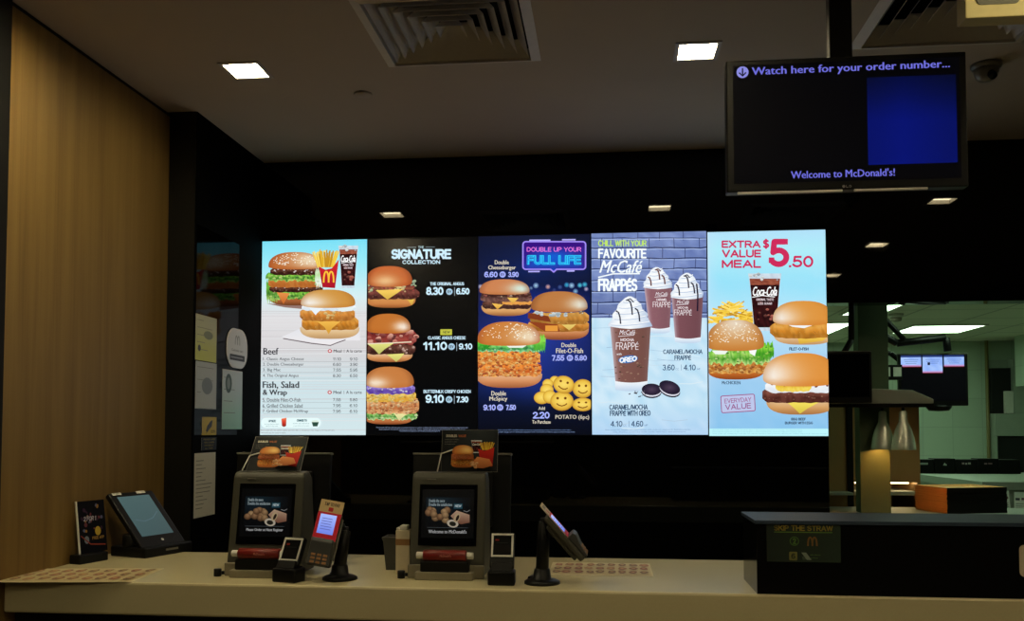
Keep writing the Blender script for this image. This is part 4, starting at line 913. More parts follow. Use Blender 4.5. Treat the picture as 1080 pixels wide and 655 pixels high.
# ------------------------------------------------------------------ order terminals facing the customer
def pos(x, y, label, msg, seed):
    t = thing('order_terminal', label, 'order terminal', (x, y, CT), 0, 'order terminals on the counter')
    prof = [(.05, .004), (.05, .05), (.098, .335), (.110, .350), (.15, .354), (.185, .33), (.215, .15), (.22, .004)]
    MB().prism(prof, -.128, .128, 'x', .008).obj('housing', M_charcoal, t)
    u = Vector((0, .048, .285)).normalized()
    F = frame((-.1, .0584, .1), (1, 0, 0), u) @ Matrix.Translation((0, 0, .0))
    # black glass
    g = MB(F); g.box(0, .2, .006, .214, -.006, .0035, .002).obj('glass', M_blackshine, t)
    a = Art(.18, .165, ((0, 0), (180, 0), (0, 165), (180, 165)))
    a.rect(0, 0, 180, 165, (4, 5, 7)); a.rect(14, 28, 166, 128, lambda u, v: mixc((26, 46, 56), (8, 10, 14), math.hypot((u-60)/110, (v-40)/70)), 8, 8)
    rr = random.Random(seed)
    for k in range(12):
        q = (rr.uniform(22, 92), rr.uniform(70, 106)); c = rr.choice(((176, 130, 84), (196, 150, 100), (150, 100, 62)))
        a.ell(*q, 13, 11, lambda u, v, q=q, c=c: mixc(mixc(c, (230, 196, 150), .4), tuple(x*.5 for x in c), math.hypot(u-q[0], v-q[1]+4)/16), 12, rr.random())
    a.fill([(100, 90), (120, 72), (165, 86), (166, 112), (136, 118), (118, 110)], lambda u, v: mixc((210, 176, 146), (130, 86, 66), (v-72)/44)); a.ell(108, 116, 20, 13, (206, 192, 170), 16, .2); a.ell(108, 117, 12, 8, (40, 38, 30), 14, .2); a.ell(122, 96, 10, 16, (196, 170, 130), 14, .4); a.ell(124, 97, 5, 11, (46, 34, 26), 14, .4)
    a.text('Double the sauce', 24, 34, 78, 44, (170, 186, 190), .02); a.text('Double the satisfaction', 24, 47, 104, 57, (170, 186, 190), .02); a.rect(110, 48, 140, 66, (36, 76, 90)); a.text('NEW', 114, 52, 136, 61, (190, 206, 210), .03); a.line([(144, 72), (156, 76), (166, 70)], 2, (150, 150, 150))
    a.line([(20, 130), (160, 130)], 1.2, (90, 96, 100)); a.text(msg, 26, 137, 156, 149, (206, 206, 206), .02)
    a.obj('display', M_screendim, F @ Matrix.Translation((.01, .032, .0037)), t)
    MB().box(-.098, .098, .0, .05, 0, .026, .003).box(-.13, .13, .035, .05, 0, .045, .004).obj('printer_base', M_tan, t)
    MB().box(-.082, .082, .008, .052, .026, .062, .004).obj('printer', M_blackplastic, t)
    b = MB().cyl((-.072, .022, .079), (.072, .022, .079), .0185).obj('red_roll', M_red, t)
    a = Art(.05, .014, ((0, 0), (50, 0), (0, 14), (50, 14)))
    a.text("McDonald's", 6, 2, 44, 11, (190, 120, 110), .02); a.obj('lettering', M_print, frame((-.02, .0033, .073), (1, 0, .0), (0, 0, 1)), b)
    for s in (-1, 1): MB().cyl((s*.073, .022, .079), (s*.096, .022, .079), .0115).obj('roll_end', M_white, t)
    MB().box(-.075, -.045, .0625, .075, .315, .3165, .0003, Matrix.Translation((0, .03, .012))).obj('maker_mark', M_greytrim, t)
    c = MB().cyl((-.15, .03, .0), (-.15, .03, .026), .013); c.tube([(-.15, .03, .012), (-.142, .045, .010), (-.126, .05, .010)], .006).obj('cable_plug', M_blackplastic, t)
    return t
pos(-1.172, 2.952, 'charcoal order terminal with red roll at the left, near the side wall notices', 'Please Order at Next Register', 3)
pos(-.540, 2.975, 'charcoal order terminal with red roll in the middle, beside the bins', "Welcome to McDonald's", 4)

def ad_art(seed):
    a = Art(.195, .145, ((0, 0), (195, 0), (0, 145), (195, 145)))
    a.rect(0, 0, 195, 145, lambda u, v: mixc((52, 58, 62), (30, 32, 34), math.hypot((u-130)/140, v/150)), 6, 6)
    a.text('DOUBLES', 14, 16, 52, 25, (214, 206, 190), .03); a.text('VALUE', 56, 16, 84, 25, (170, 96, 60), .03)
    for k in range(3): a.text('an extra patty or chicken', 10, 31+8*k, 58-6*k, 36+8*k, (130, 130, 124))
    cola(a, 102, 140, 108, 134, 36, 80, False)
    fries(a, 132, 184, 40, 70, 20, seed); a.poly([(128, 66), (150, 74), (184, 60), (178, 128), (138, 122)], vgrad(((60, (206, 52, 40)), (128, (150, 24, 28)))))
    heel(a, 36, 112, 118, 132, (206, 120, 60), (226, 150, 84)); fried(a, 34, 116, 98, 124, seed+1); fried(a, 36, 114, 84, 104, seed+2, ((214, 110, 60), (226, 140, 84), (180, 80, 44))); bun(a, 40, 114, 56, 88, (206, 126, 60), (244, 206, 130), (.7, .5), (130, 66, 28), 0)
    a.fill([(110, 118), (128, 96), (170, 104), (182, 126), (150, 136), (118, 134)], lambda u, v: mixc((226, 150, 92), (160, 90, 46), (v-96)/40)); lumps(a, 100, 130, 112, 136, 14, 3, 7, ((226, 170, 120), (206, 140, 84)), seed+3)
    return a
def ad(x, y, tilt, label, seed):
    # clear stand with a printed insert, on top of the terminal
    M = Matrix.Translation((x-.0975, y, CT+.353)) @ Matrix.Rotation(pi/2-tilt, 4, 'X')
    t = thing('advert_card', label, 'advert card', (x, y, CT+.353), 0, 'advert cards on the order terminals')
    Ml = Matrix.Translation(-Vector((x, y, CT+.353))) @ M
    MB(Ml).box(0, .197, -.0, .147, -.004, 0).obj('holder', M_greytrim, t)
    ad_art(seed).obj('printed_face', M_printgloss, Ml @ Matrix.Translation((.001, .001, 2e-5)), t)
    MB(Ml).cyl((-.012, .0, .004), (.0, .062, .004), .0022, n=8).cyl((.0, .062, .004), (.05, .08, .004), .0022, n=8).obj('clip_wire', M_white, t)
ad(-1.168, 3.075, .62, 'dark burger advert card tilted back on the left order terminal', 81)
ad(-.476, 3.100, .16, 'dark burger advert card upright on the middle order terminal', 85)

def rearmon(x, y, label):
    t = thing('till_monitor', label, 'monitor', (x, y, CT), 0, 'till monitors behind the order terminals')
    M = Matrix.Translation((0, 0, .24)) @ Matrix.Rotation(-.12, 4, 'X')
    MB(M).box(-.185, .185, 0, .022, -.15, .165, .004).box(-.12, .12, -.02, .0, -.1, .1, .006).obj('housing', M_blackplastic, t)
    MB(M).box(-.187, .187, -.003, .025, .165, .172, .001).obj('top_edge', M_greytrim, t)
    MB(M).box(-.175, .175, .0222, .0235, -.14, .155).obj('screen', M_blackshine, t)
    MB().box(-.04, .04, -.03, .0, .01, .20, .004).obj('neck', M_blackplastic, t)
    MB().box(-.11, .11, -.055, .14, 0, .014, .004).obj('foot', M_blackplastic, t)
rearmon(-1.228, 3.33, 'black till monitor seen from behind, standing behind the left order terminal')
rearmon(-.540, 3.33, 'black till monitor seen from behind, standing behind the middle order terminal')

# ------------------------------------------------------------------ card readers and payment terminals
def reader(x, y, rz, label, ztop):
    t = thing('card_reader', label, 'card reader', (x, y, CT), rz, 'small card readers on the counter')
    MB().box(-.044, .044, -.01, .055, 0, .045, .005).prism([(-.006, .045), (.012, .07), (.045, .07), (.052, .045)], -.034, .034, 'x', .003).obj('stand', M_blackplastic, t)
    M = Matrix.Translation((0, .012, .058)) @ Matrix.Rotation(radians(62), 4, 'X')
    MB(M).box(-.04, .04, -.004, ztop, -.022, 0, .006).obj('body', M_blackplastic, t)
    m2 = MB(M); w = .0065; a0, a1, b0, b1 = -.036, .036, ztop-.086, ztop-.006
    m2.box(a0, a1, b0, b0+w, 0, .003, .001).box(a0, a1, b1-w, b1, 0, .003, .001).box(a0, a0+w, b0+w, b1-w, 0, .003, .001).box(a1-w, a1, b0+w, b1-w, 0, .003, .001)
    m2.obj('white_frame', M_white, t)
    a = Art(.059, .067, ((0, 0), (59, 0), (0, 67), (59, 67)))
    a.rect(0, 0, 59, 67, (8, 9, 10)); a.rect(6, 12, 18, 18, (130, 40, 36)); a.rect(8, 24, 48, 26, (40, 42, 44)); a.rect(4, 34, 54, 60, (18, 14, 14))
    a.obj('display', M_printgloss, M @ Matrix.Translation((-.0295, b0+w, .0004)), t)
reader(-1.050, 2.885, radians(-14), 'small white framed card reader beside the left order terminal', .096)
reader(-.340, 2.905, radians(2), 'small white framed card reader beside the middle order terminal', .118)

def pay(x, y, M, label, arm, pole_h):
    t = thing('payment_terminal', label, 'payment terminal', (x, y, CT), 0, 'payment terminals on pole stands')
    MB().lathe([(.058, 0), (.058, .008), (.045, .014), (.03, .017), (.026, .045), (.022, .05)], 32).obj('stand_base', M_blackplastic, t)
    MB().cyl((0, 0, .045), (arm[0], arm[1], pole_h), .0215, .019).obj('pole', M_blackplastic, t)
    MB().tube([(arm[0], arm[1], pole_h-.015), (arm[0], arm[1], pole_h+.012), M @ Vector((0, .02, -.046)), M @ Vector((0, .02, -.036))], .012, 14).obj('arm', M_blackplastic, t)
    MB(M).box(-.042, .042, -.105, .075, -.026, -.004, .007).box(-.035, .035, -.09, .05, -.038, -.026, .004).obj('body', M_charcoal, t)
    card = MB(M).box(-.039, .039, -.02, .115, -.004, -.002).obj('sticker_card', M_cream, t)
    a = Art(.078, .135, ((0, 0), (78, 0), (0, 135), (78, 135)))
    a.rect(0, 0, 78, 135, (196, 168, 120)); a.rect(0, 42, 78, 135, (206, 26, 52)); a.text('TAP TO PAY', 14, 8, 66, 20, (70, 56, 50), .02); a.rrect(31, 24, 47, 38, 3, (176, 34, 34))
    a.obj('printed_face', M_print, M @ Matrix.Translation((-.039, -.02, -.0018)), card)
    a = Art(.054, .066, ((0, 0), (54, 0), (0, 66), (54, 66)))
    a.rect(0, 0, 54, 66, lambda u, v: mixc((168, 186, 250), (110, 130, 226), v/66), 3, 6)
    for k in range(5): a.line([(8, 14+9*k), (8+R.uniform(20, 38), 14+9*k)], 2.4, (90, 100, 180))
    a.obj('display', M_screen, M @ Matrix.Translation((-.029, .0, -.0014)), t)
    MB(M).prism([(-.105, -.004), (-.105, .006), (-.07, .010), (-.03, .022), (-.018, .018), (-.018, -.004)], -.036, .036, 'x', .003).obj('keypad_hood', M_greybin, t)
    for r in range(3):
        for c in range(3):
            MB(M @ Matrix.Translation((-.02+.02*c, -.097+.012*r, .0065+.0012*r))).box(-.007, .007, -.004, .004, 0, .003, .001).obj('key', M_brown, t)
    MB().tube([(-.02, .03, .010), (-.045, .05, .008), (-.03, .10, .008)], .007, 10).obj('cable', M_blackplastic, t)
    MB(M).box(.043, .047, -.08, .06, -.024, -.006, .0015).obj('side_rail', M_greytrim, t)
# the left one looks to the customer, the other has been turned to the staff side
ML = frame((-.038, -.045, .155), Vector((1, .12, -.18)), Vector((.30, .42, 1)))
pay(-.890, 2.965, ML, 'payment terminal with red sticker card and lit blue screen, on pole stand', (.012, .02), .16)
MR = frame((.075, .0, .172), Vector((.0, 1, .06)), Vector((-.66, -.02, .75)))
pay(-.212, 2.955, MR, 'payment terminal turned sideways on a tall pole stand, showing its edge', (.006, .0), .20)

# ------------------------------------------------------------------ bins
t = thing('straw_bin', 'dark grey open bin standing behind the white carton', 'bin', (-.752, 3.205, CT))
def taper(w0, w1, h, th):
    mb = MB(); o0, o1, i0, i1 = w0, w1, w0-th, w1-th
    V = []
    for w, z in ((o0, 0), (o1, h), (i1, h), (i0, th)): V += [(-w, -w, z), (w, -w, z), (w, w, z), (-w, w, z)]
    F = [(3, 2, 1, 0)]
    for j in range(3): F += [(4*j+k, 4*j+(k+1) % 4, 4*(j+1)+(k+1) % 4, 4*(j+1)+k) for k in range(4)]
    F.append((12, 13, 14, 15)); mb._add(V, F); return mb
taper(.032, .042, .112, .003).obj('body', M_greybin, t)
mb = taper(.0435, .045, .010, .003); mb.M = Matrix()
o = mb.obj('rim', M_greybin, t); o.location = (0, 0, .106)
t = thing('carton_holder', 'tall cream carton beside the middle order terminal', 'carton', (-.706, 3.12, CT))
MB().box(-.025, .025, -.025, .025, 0, .150, .002).obj('body', M_cream, t)
MB().box(-.0257, .0257, -.0257, .0257, .098, .120, .001).obj('brown_band', M_brown, t)
MB().box(-.012, .014, -.02, .02, .150, .166, .003).box(-.024, -.014, -.02, .02, .150, .158, .002).obj('contents', M_paper, t)

# ------------------------------------------------------------------ tablet and table card by the wood wall
r = Vector((.31, .95, 0)).normalized(); n = Vector((r.y, -r.x, 0)); u = (-n*.19+Vector((0, 0, .205))).normalized()
o0 = Vector((-1.763, 3.47, CT))
t = thing('tablet_kiosk', 'black tablet on a slanted stand facing sideways, beside the wood wall', 'tablet', o0)
Fl = frame((0, 0, .042), r, u)
MB(Fl).box(-.115, .115, -.01, .275, -.022, 0, .006).obj('housing', M_blackplastic, t)
Bm = frame((0, 0, 0), r, (-n.x, -n.y, 0))
MB(Bm).box(-.125, .125, -.03, .155, 0, .040, .006).prism([(.0, .03), (.14, .03), (.15, .15), (.13, .15)], -.05, .05, 'x', .004).obj('base', M_blackplastic, t)
MB(Bm).cyl((-.09, .08, .03), (-.09, .08, .085), .034).obj('cable_box', M_blackplastic, t)
a = Art(.165, .205, ((0, 0), (165, 0), (0, 205), (165, 205)))
a.rect(0, 0, 165, 205, lambda u, v: mixc((100, 132, 132), (84, 112, 114), (v+u*.4)/270), 5, 6)
a.line([(20, 120), (60, 132), (110, 120), (150, 90)], 2, (120, 150, 166)); a.obj('display', M_screendim, Fl @ Matrix.Translation((-.0825, .047, .0004)), t)
for x in (-.078, .045): MB(Fl).box(x-.02, x+.026, .262, .274, 0, .0015, .0004).obj('white_label', M_white, t)
a = Art(.02, .016, ((0, 0), (20, 0), (0, 16), (20, 16)))
a.ell(10, 8, 7, 6, (150, 150, 150), 16); a.obj('home_button', M_print, Fl @ Matrix.Translation((-.004, .014, .0005)), t)
MB(Bm).box(-.02, .045, -.0312, -.03, .018, .026).obj('slot', M_greytrim, t)

a = Art(.13, .195, ((0, 0), (150, 0), (0, 200), (150, 200)))
a.rect(0, 0, 150, 200, (14, 14, 20)); rr = random.Random(9)
for k in range(20):
    x, y = rr.uniform(10, 140), rr.uniform(15, 120); a.ell(x, y, rr.uniform(4, 10), rr.uniform(4, 9), rr.choice(((110, 60, 70), (90, 96, 130), (140, 130, 120), (60, 40, 60), (150, 110, 50))), 9, rr.random())
a.ell(104, 120, 16, 18, (176, 150, 60), 14); a.ell(40, 150, 13, 15, (110, 120, 140), 12); a.line([(10, 132), (60, 168), (140, 176)], 5, (130, 60, 50)); a.text('2 FOR 1', 30, 60, 100, 78, (170, 170, 190), .03, .2); a.text('FREE APP', 70, 140, 136, 152, (150, 120, 70), .03)
r2 = Vector((.27, .96, 0)).normalized(); n2 = Vector((r2.y, -r2.x, 0)); u2 = (-n2*.13+Vector((0, 0, 1))).normalized()
tt = Vector((-1.955, 3.205, CT))
t = thing('leaflet_stand', 'dark printed card in a leaning stand at the wood wall, left of tablet', 'leaflet stand', tt)
F2 = frame((0, 0, .034), r2, u2)
MB(F2).box(0, .13, 0, .195, -.003, 0).obj('card', M_paper, t)
a.obj('printed_face', M_printgloss, F2 @ Matrix.Translation((0, 0, 2e-5)), t)
MB(F2).box(-.004, .002, -.0, .196, -.004, .001).obj('white_edge', M_white, t)
B2 = frame((0, 0, 0), r2, (-n2.x, -n2.y, 0))
MB(B2).box(-.03, .105, -.03, .022, 0, .034, .004).obj('base', M_blackplastic, t)

# ------------------------------------------------------------------ notices on the dark side wall
def notice(name, y0, y1, z0, z1, art, label, cat='notice', group='notices on the dark side wall'):
    return sheet(name, y1-y0, z1-z0, .0006, frame((XS+.0022, y0, z0), (0, 1, 0), (0, 0, 1)), art, M_print, label, cat, group)
def page(w, h, bg, seed, n, head=None):
    a = Art(w, h, ((0, 0), (100, 0), (0, 100*h/w), (100, 100*h/w))); H = 100*h/w; rr = random.Random(seed)
    a.rect(0, 0, 100, H, bg, 4, 4)
    for k in range(n):
        v = H*(.12+.8*k/n); a.line([(8, v), (8+rr.uniform(20, 80), v)], H*.012, (120, 122, 112))
    return a
a = page(.222, .212, lambda u, v: mixc((186, 190, 158), (200, 204, 84), (v-20)/60), 1, 5); a.ell(60, 40, 22, 9, (120, 130, 96), 14); a.ell(18, 70, 7, 7, (60, 70, 50), 10)
notice('paper_sign', 3.932, 4.155, 1.808, 2.02, a, 'yellowish paper notice at the top on the dark side wall')
a = page(.222, .218, (176, 182, 178), 2, 3); a.line([(25, 70), (50, 30), (62, 62), (80, 40)], 5, (176, 182, 182)); a.ell(55, 50, 26, 18, (118, 126, 126), 14)
notice('paper_sign', 3.938, 4.160, 1.586, 1.800, a, 'grey paper notice just below the yellowish one on the side wall')
a = page(.242, .29, lambda u, v: mixc((190, 198, 194), (150, 200, 174), (v-40)/60), 3, 4); a.ell(30, 26, 16, 20, (46, 70, 50), 16); a.ell(30, 26, 8, 12, (120, 130, 116), 12)
notice('paper_sign', 4.228, 4.470, 1.490, 1.785, a, 'pale green paper notice below the round sign on the side wall')
a = page(.222, .295, (206, 202, 184), 4, 13)
notice('paper_sign', 3.940, 4.162, 1.086, 1.381, a, 'long white paper notice lowest on the side wall, beside the left terminal')
a = Art(.155, .085, ((0, 0), (155, 0), (0, 85), (155, 85)))
a.rect(0, 0, 155, 85, (196, 168, 36)); a.fill([(40, 66), (54, 42), (92, 18), (112, 14), (104, 44), (72, 60), (58, 70)], (26, 24, 14)); a.line([(46, 76), (64, 54)], 5, (26, 24, 14)); a.text('CCTV', 96, 62, 140, 76, (40, 36, 20), .03)
notice('warning_sticker', 4.012, 4.167, 1.463, 1.548, a, 'yellow warning sticker with black symbol on the side wall', 'sticker')
a = Art(.16, .06, ((0, 0), (160, 0), (0, 60), (160, 60)))
a.rect(0, 0, 160, 60, (10, 10, 10))
for k, s in enumerate(('PREMISES UNDER', 'VIDEO CAMERA', 'MONITORING AT', 'ALL TIMES')): a.text(s, 18+6*k, 5+14*k, 144-8*k, 13+14*k, (150, 130, 40), .03)
notice('text_sticker', 4.010, 4.170, 1.392, 1.452, a, 'black sticker with small yellow text below the warning sticker', 'sticker')
# round sign
t = thing('round_sign', 'round white sign with black bar on the dark side wall', 'sign', (XS+.0012, 4.394, 1.898), 0, 'notices on the dark side wall')
F3 = frame((0.0005, 0, 0), (0, 1, 0), (0, 0, 1))
P = Art(1, 1, ((0, 0), (1, 0), (0, 1), (1, 1))).rpts(-.128, -.1, .128, .1, .088, 0, 10)
mb = MB(F3); mb.prism([(p[0], p[1]) for p in P], 0, .004, 'z', .001).obj('plate', M_white, t)
a = Art(.25, .2, ((-125, -100), (125, -100), (-125, 100), (125, 100)))
a.fill([(p[0]*900, p[1]*900) for p in P], (206, 208, 204)); arches(a, -28, -62, 28, -18, 9, (150, 156, 150)); a.text('Customer care', -70, 4, 70, 16, (90, 94, 92), .02); a.rrect(-92, 32, 92, 62, 6, (20, 20, 20)); a.line([(-80, 47), (70, 47)], 5, (150, 150, 150))
a.obj('printed_face', M_print, F3 @ Matrix.Translation((-.125, -.1, .00402)), t)

# ------------------------------------------------------------------ kitchen
def klight(x0, x1, y0, y1, label):
    t = thing('kitchen_ceiling_light', label, 'ceiling light', ((x0+x1)/2, (y0+y1)/2, KZ), 0, 'kitchen ceiling lights')
    hx, hy = (x1-x0)/2, (y1-y0)/2
    MB().box(-hx, hx, -hy, hy, -.010, -.004).obj('diffuser', M_klamp, t)
    mb = MB()
    for b in ((-hx-.02, hx+.02, -hy-.02, -hy), (-hx-.02, hx+.02, hy, hy+.02), (-hx-.02, -hx, -hy, hy), (hx, hx+.02, -hy, hy)): mb.box(*b, -.014, 0)
    mb.box(-hx, hx, -hy, hy, -.003, 0); mb.obj('frame', M_white, t)
klight(1.86, 2.14, 6.2, 7.38, 'bright kitchen ceiling light just right of the steel column')
klight(1.50, 2.10, 7.95, 8.9, 'bright kitchen ceiling light left of the steel column')
klight(1.9, 2.5, 4.93, 5.42, 'kitchen ceiling light above the pass counter, hidden behind the black header')  # added panel, out of sight, brightens the column and pass
klight(2.69, 3.29, 8.24, 8.86, 'bright kitchen ceiling light above the order ticket monitor')
t = thing('smoke_detector', 'small round detector on the kitchen ceiling between two lights', 'smoke detector', (2.29, 7.43, KZ))
MB().lathe([(.055, 0), (.055, -.02), (.045, -.03)], 24).obj('base', M_white, t)
MB().lathe([(.042, -.03), (.04, -.055), (.02, -.062), (.001, -.062)], 24).obj('sensor_cap', M_tan, t)

t = thing('pass_counter', 'steel pass counter behind the black cabinet top', 'counter', (1.9, 5.2, 0))
MB().box(-1.2, .9, -.34, .36, .995, 1.03, .003).obj('worktop', M_steel, t)
MB().box(-1.18, .88, -.30, .33, 0, .995).obj('base', M_kmetal, t)
t = thing('lamp_gantry', 'steel column with slanted canopy rising from the pass counter', 'heat lamp gantry', (1.47, 5.21, 1.03))
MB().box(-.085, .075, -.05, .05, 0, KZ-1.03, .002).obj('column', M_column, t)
MB().prism([(-.10, .675), (.13, .665), (.235, .617), (.235, .595), (-.30, .595), (-.30, .63)], -.265, -.052, 'y', .002).prism([(.0751, .655), (.13, .655), (.235, .617), (.235, .595), (.0751, .595)], -.0515, .14, 'y', .002).obj('canopy', M_kmetal, t)
MB().box(-.30, .24, -.26, -.245, .575, .594, .002).obj('rail', M_blackplastic, t)
def hlamp(x, y, label):
    t = thing('heat_lamp', label, 'heat lamp', (x, y, 1.38), 0, 'heat lamps under the canopy')
    out = [(.061, 0), (.062, .004), (.060, .02), (.053, .065), (.042, .105), (.029, .135), (.021, .15), (.020, .20), (.014, .208)]
    inn = [(.010, .205), (.018, .195), (.024, .135), (.038, .10), (.049, .062), (.0565, .02), (.0595, .0)]
    mb = MB(); prof = inn+out; mb.lathe([(r_, z) for r_, z in prof], 40); mb.obj('shade', M_chrome, t)
    MB().lathe([(.001, .012), (.02, .016), (.03, .035), (.03, .05), (.015, .09), (.012, .13)], 24).obj('bulb', M_bulb, t)
    MB().cyl((0, 0, .206), (0, 0, .2245), .008).obj('hanger', M_blackplastic, t)
hlamp(1.488, 5.094, 'steel heat lamp hanging on the left, in front of the column')
hlamp(1.565, 4.995, 'steel heat lamp hanging on the right, next to the tray stack')

def kmon(x, y, z, w, h, label, art, arm):
    t = thing('hanging_monitor', label, 'monitor', (x, y, z), 0, 'monitors hung in the kitchen')
    MB().box(-w/2, w/2, 0, .035, -h/2, h/2, .004).obj('housing', M_blackplastic, t)
    if art: art.obj('display', M_screen, frame((-w/2+.012, -.0006, -h/2+.03), (1, 0, 0), (0, 0, 1)), t)
    else: MB().box(-w/2+.012, w/2-.012, -.0006, .002, -h/2+.03, h/2-.012).obj('display', M_blackshine, t)
    MB().box(-w/2, w/2, -.001, .036, h/2, h/2+.004).obj('top_edge', M_greytrim, t)
    mb = MB(); mb.tube(arm, .016, 10); mb.obj('arm', M_blackplastic, t)
    MB().box(-.06, .06, .035, .045, -.04, .08, .003).obj('bracket', M_blackplastic, t)
    return t
a = Art(.370, .27, ((951, 376), (1018.5, 376), (951, 424), (1018.5, 424)))
a.rect(945, 370, 1025, 430, (3, 3, 5))
for u0, u1, v1 in ((951.2, 972.4, 388), (973.8, 994.6, 394.6), (996.2, 1017, 388)):
    a.rect(u0, 376, u1, v1, lambda u, v: mixc((176, 206, 255), (140, 176, 250), R.random()), 4, 4); a.rect(u0, 376, u1, 378, (40, 60, 120)); a.rect(u0, v1-1.8, u1, v1, (196, 150, 206)); a.rect(u0, v1-.3, u1, v1+.5, (120, 40, 50))
    for k in range(3): a.line([(u0+3+k, 380.4+2*k), (u1-3-k, 380.4+2*k)], .5, (80, 106, 180))
a.rect(979, 383.4, 981.6, 386.4, (20, 26, 50))
t = kmon(1.932, 5.6, 1.782, .395, .308, 'black kitchen monitor showing three order tickets', a, [(0, .05, 0), (0, .12, .0), (-.2, .14, .17), (-.36, .16, .20), (-.36, .16, KZ-1.782)])
MB().lathe([(.0, -.034), (.055, -.03), (.07, -.012), (.072, 0)], 24, Matrix.Translation((.035, .02, -.154))).obj('stand_disc', M_blackplastic, t)
MB().box(-.15, -.12, -.0015, .001, -.146, -.140).box(-.1, -.075, -.0015, .001, -.146, -.140).obj('maker_mark', M_greytrim, t)
kmon(1.232, 4.885, 1.762, .292, .268, 'dark switched off monitor behind the right edge of the menu screens', None, [(0, .045, .06), (0, .045, .1), (.06, .06, .2), (.07, .06, KZ-1.762)])
t = thing('ceiling_bracket', 'black bracket with white cards hanging between column and ticket monitor', 'bracket', (1.60, 5.55, KZ))
MB().box(.0, .05, .0, .04, -.62, 0, .003).tube([(.02, .02, -.34), (.12, .03, -.40), (.40, .03, -.37), (.41, .03, -.45)], .022, 10).tube([(.02, .02, -.22), (.16, .02, -.38)], .016, 10).obj('frame', M_blackplastic, t)
for k, (x, w) in enumerate(((.035, .035), (.088, .045))): MB().box(x, x+w, -.004, .0, -.60, -.545).obj('white_card', M_paper, t)
MB().box(.03, .14, -.0005, .012, -.62, -.53, .002).obj('card_rail', M_blackplastic, t)

# serving trays in a stack
tr = None
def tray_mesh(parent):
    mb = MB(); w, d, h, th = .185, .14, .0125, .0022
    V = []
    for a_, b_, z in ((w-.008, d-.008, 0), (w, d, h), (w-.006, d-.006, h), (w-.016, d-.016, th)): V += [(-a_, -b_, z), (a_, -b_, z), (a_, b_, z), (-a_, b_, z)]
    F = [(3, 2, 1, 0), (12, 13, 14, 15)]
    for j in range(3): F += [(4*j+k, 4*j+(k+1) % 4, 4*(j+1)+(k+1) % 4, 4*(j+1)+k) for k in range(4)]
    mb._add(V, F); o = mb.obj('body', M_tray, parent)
    MB().box(-w+.004, w, -d-.0045, -d-.0005, -.0001, h+.0002).obj('front_shade', M_blackplastic, parent)  # black strip stands for the shaded front of the stack
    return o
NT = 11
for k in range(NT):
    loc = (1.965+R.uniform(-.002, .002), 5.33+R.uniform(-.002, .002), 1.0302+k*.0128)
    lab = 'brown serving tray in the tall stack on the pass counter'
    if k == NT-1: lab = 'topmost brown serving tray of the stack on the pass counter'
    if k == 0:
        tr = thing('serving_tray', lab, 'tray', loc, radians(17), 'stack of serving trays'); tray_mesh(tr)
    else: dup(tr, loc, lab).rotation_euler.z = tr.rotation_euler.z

t = thing('holding_cabinet', 'steel food holding cabinet with lit shelf behind the heat lamps', 'cabinet', (1.62, 5.72, 0))
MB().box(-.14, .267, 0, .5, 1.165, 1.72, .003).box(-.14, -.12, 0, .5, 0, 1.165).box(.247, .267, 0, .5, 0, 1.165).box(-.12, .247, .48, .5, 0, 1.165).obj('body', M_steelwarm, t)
MB().box(-.1195, .2465, .01, .47, 1.085, 1.11, .002).obj('shelf', M_steel, t)
MB().box(-.10, .23, .10, .12, 1.152, 1.164, .002).obj('shelf_fill_strip', mat('warm_strip', (.8, .7, .5), .5, emit=(1., .75, .38), es=9.), t)  # strip lamp added to brighten the cabinet shelf
MB().box(-.1195, .2465, .02, .47, .5, .52).obj('lower_shelf', M_kmetal, t)
t = thing('side_panel', 'narrow steel panel between menu screens and gantry column', 'steel panel', (1.38, 5.65, 0))
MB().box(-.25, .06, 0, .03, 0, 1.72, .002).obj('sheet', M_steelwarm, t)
MB().box(.06, .095, -.01, .04, 0, 1.72, .002).obj('edge_post', M_blackplastic, t)
MB().box(-.25, .06, -.14, -.001, 1.10, 1.115, .002).obj('ledge', M_steel, t)

t = thing('prep_table', 'steel preparation table along the kitchen right side', 'table', (2.95, 7.2, 0))
MB().prism([(-.55, .6), (-.42, -.75), (.6, -.75), (.6, .6)], 1.075, 1.13, 'z', .002).obj('worktop', M_kmetal, t)
MB().prism([(-.52, .58), (-.39, -.72), (.58, -.72), (.58, .58)], 0, 1.075, 'z').obj('base', M_kmetal, t)
for k in range(5):
    o = thing('sauce_box', ['black box with white label at the left end of the row', 'black box with a white symbol, second in the row on prep table', 'black box with white marks in the middle of the row', 'black box with pink marks, fourth in the row on prep table', 'plain black box at the right end of the row on prep table'][k], 'box', (2.515+k*.165, 7.62, 1.1305), 0, 'row of black boxes on the prep table')
    MB().box(-.08, .08, -.07, .07, 0, .112+.008*(k % 2), .004).obj('body', M_blackplastic, o)
    if k < 4:
        a = Art(.09, .03, ((0, 0), (90, 0), (0, 30), (90, 30)))
        [lambda: a.rect(18, 6, 80, 22, (150, 156, 150)), lambda: (a.fill([(30, 26), (44, 4), (50, 16), (60, 20), (58, 28)], (190, 196, 190))), lambda: (a.rect(10, 4, 28, 18, (160, 140, 150)), a.rect(34, 6, 50, 20, (170, 160, 166)), a.rect(56, 3, 76, 18, (176, 170, 170))), lambda: (a.rect(14, 6, 36, 18, (150, 120, 130)), a.rect(44, 5, 74, 17, (140, 110, 120)))][k]()
        a.obj('label_print', M_print, frame((-.045, -.0704, .062), (1, 0, 0), (0, 0, 1)), o)
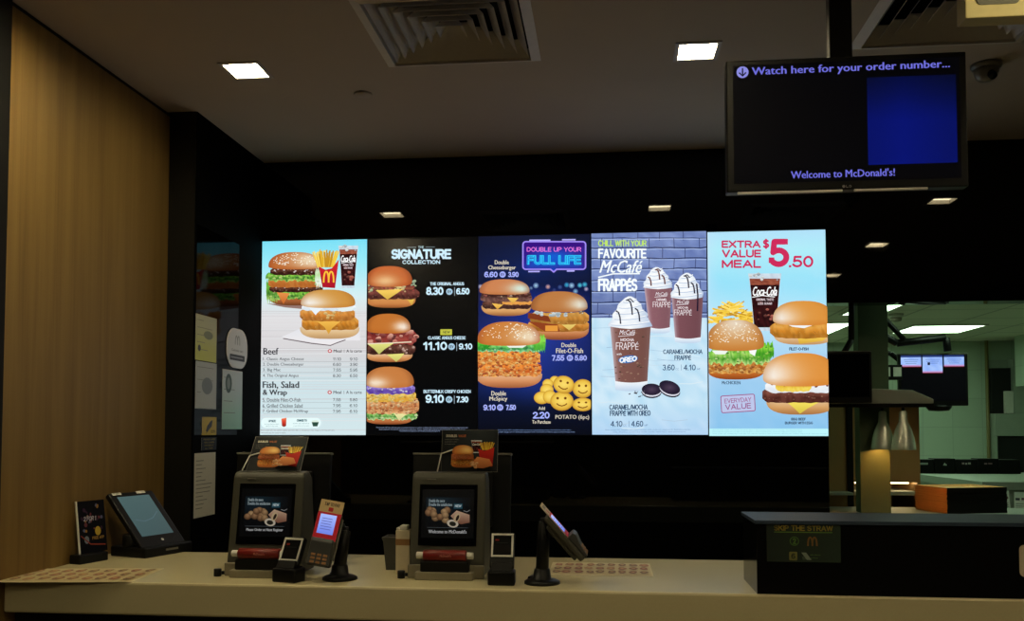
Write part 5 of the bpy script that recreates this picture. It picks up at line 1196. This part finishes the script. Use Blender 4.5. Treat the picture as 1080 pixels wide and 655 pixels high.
for k, (x, y, rz) in enumerate(((2.655, 6.42, -.1), (2.765, 6.425, .02))):
    M = Matrix.Translation((x-.045, y, .915)) @ Matrix.Rotation(rz, 4, 'Y') @ Matrix.Rotation(pi/2, 4, 'X')
    a = Art(.09, .15, ((0, 0), (90, 0), (0, 150), (90, 150)))
    a.rect(0, 0, 90, 150, (236, 244, 236)); a.rect(8, 40, 36, 56, (70, 76, 90)); a.rect(46, 38, 82, 54, (110, 80, 84))
    for j in range(4): a.line([(10, 80+14*j), (78, 80+14*j)], 5, (130, 140, 132))
    sheet('hanging_card', .09, .15, .002, M, a, M_print, ['white printed card on the prep table front, just right of the trays', 'white printed card on the prep table front, nearest the right edge'][k], 'card', 'white cards on the prep table front')

t = thing('wall_cabinet', 'pale steel kitchen unit with dark openings at the right edge', 'cabinet', (3.95, 9.72, 0))
MB().box(.0, .62, .0, .17, 1.41, 1.64, .004).box(.0, .62, .13, .17, 0, 2.2).box(.0, .02, .0, .13, .0, 1.41).box(.19, .62, .0, .13, 1.64, 2.2).box(.02, .62, .0, .13, 0, .90).obj('body', M_kmetal, t)
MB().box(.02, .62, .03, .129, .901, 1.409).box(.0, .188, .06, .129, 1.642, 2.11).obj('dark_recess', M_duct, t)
MB().box(.11, .187, .004, .058, 1.642, 1.87, .003).obj('white_box', M_white, t)
tag(MB().box(4.02, 4.40, 9.0, 9.4, 1.90, KZ, .004).obj('vent_hood', M_ktile), 'pale duct hanging from the kitchen ceiling at the right edge', 'duct')
tag(MB().cyl((3.93, 9.84, 0), (3.93, 9.84, KZ), .018).obj('pipe', M_copper), 'thin brownish vertical pipe before the kitchen tiled wall', 'pipe')

t = bpy.data.lights.new('box_fill_spot', 'SPOT'); t.energy = 170; t.color = (1, .86, .48); t.spot_size = radians(6.2); t.spot_blend = .35; t.shadow_soft_size = .03  # added spot without a fixture, brightens the beige ceiling box
o = bpy.data.objects.new('box_fill_spot', t); COL.objects.link(o); o.location = (2.7, 1.3, 2.87)
o.rotation_euler = (Vector((1.21, 2.84, 2.80))-Vector(o.location)).to_track_quat('-Z', 'Y').to_euler()

# ------------------------------------------------------------------ world, camera, colour
w = bpy.data.worlds.new('World'); S.world = w; w.use_nodes = True
w.node_tree.nodes['Background'].inputs['Color'].default_value = (.5, .4, .3, 1); w.node_tree.nodes['Background'].inputs['Strength'].default_value = .004
f, yaw, pitch, roll, cyy = 952.95, .1047, .0435, .0002, 409.13
fw = Vector((-sin(yaw)*cos(pitch), cos(yaw)*cos(pitch), sin(pitch))); rt = Vector((cos(yaw), sin(yaw), 0)); up = rt.cross(fw)
cam = bpy.data.cameras.new('Camera'); co = bpy.data.objects.new('Camera', cam); COL.objects.link(co)
cam.sensor_width = 36; cam.lens = f/1080*36; cam.shift_y = (cyy-327.5)/1080; cam.clip_start = .05
co.matrix_world = Matrix(((rt.x, up.x, -fw.x, 0), (rt.y, up.y, -fw.y, 0), (rt.z, up.z, -fw.z, 1.5), (0, 0, 0, 1)))
S.camera = co
S.view_settings.view_transform = 'Standard'; S.view_settings.look = 'None'; S.view_settings.exposure = 0; S.view_settings.gamma = 1
S.view_settings.use_curve_mapping = False
try:
    S.cycles.max_bounces = 8; S.cycles.caustics_reflective = False; S.cycles.caustics_refractive = False; S.cycles.sample_clamp_indirect = 4
except Exception: pass
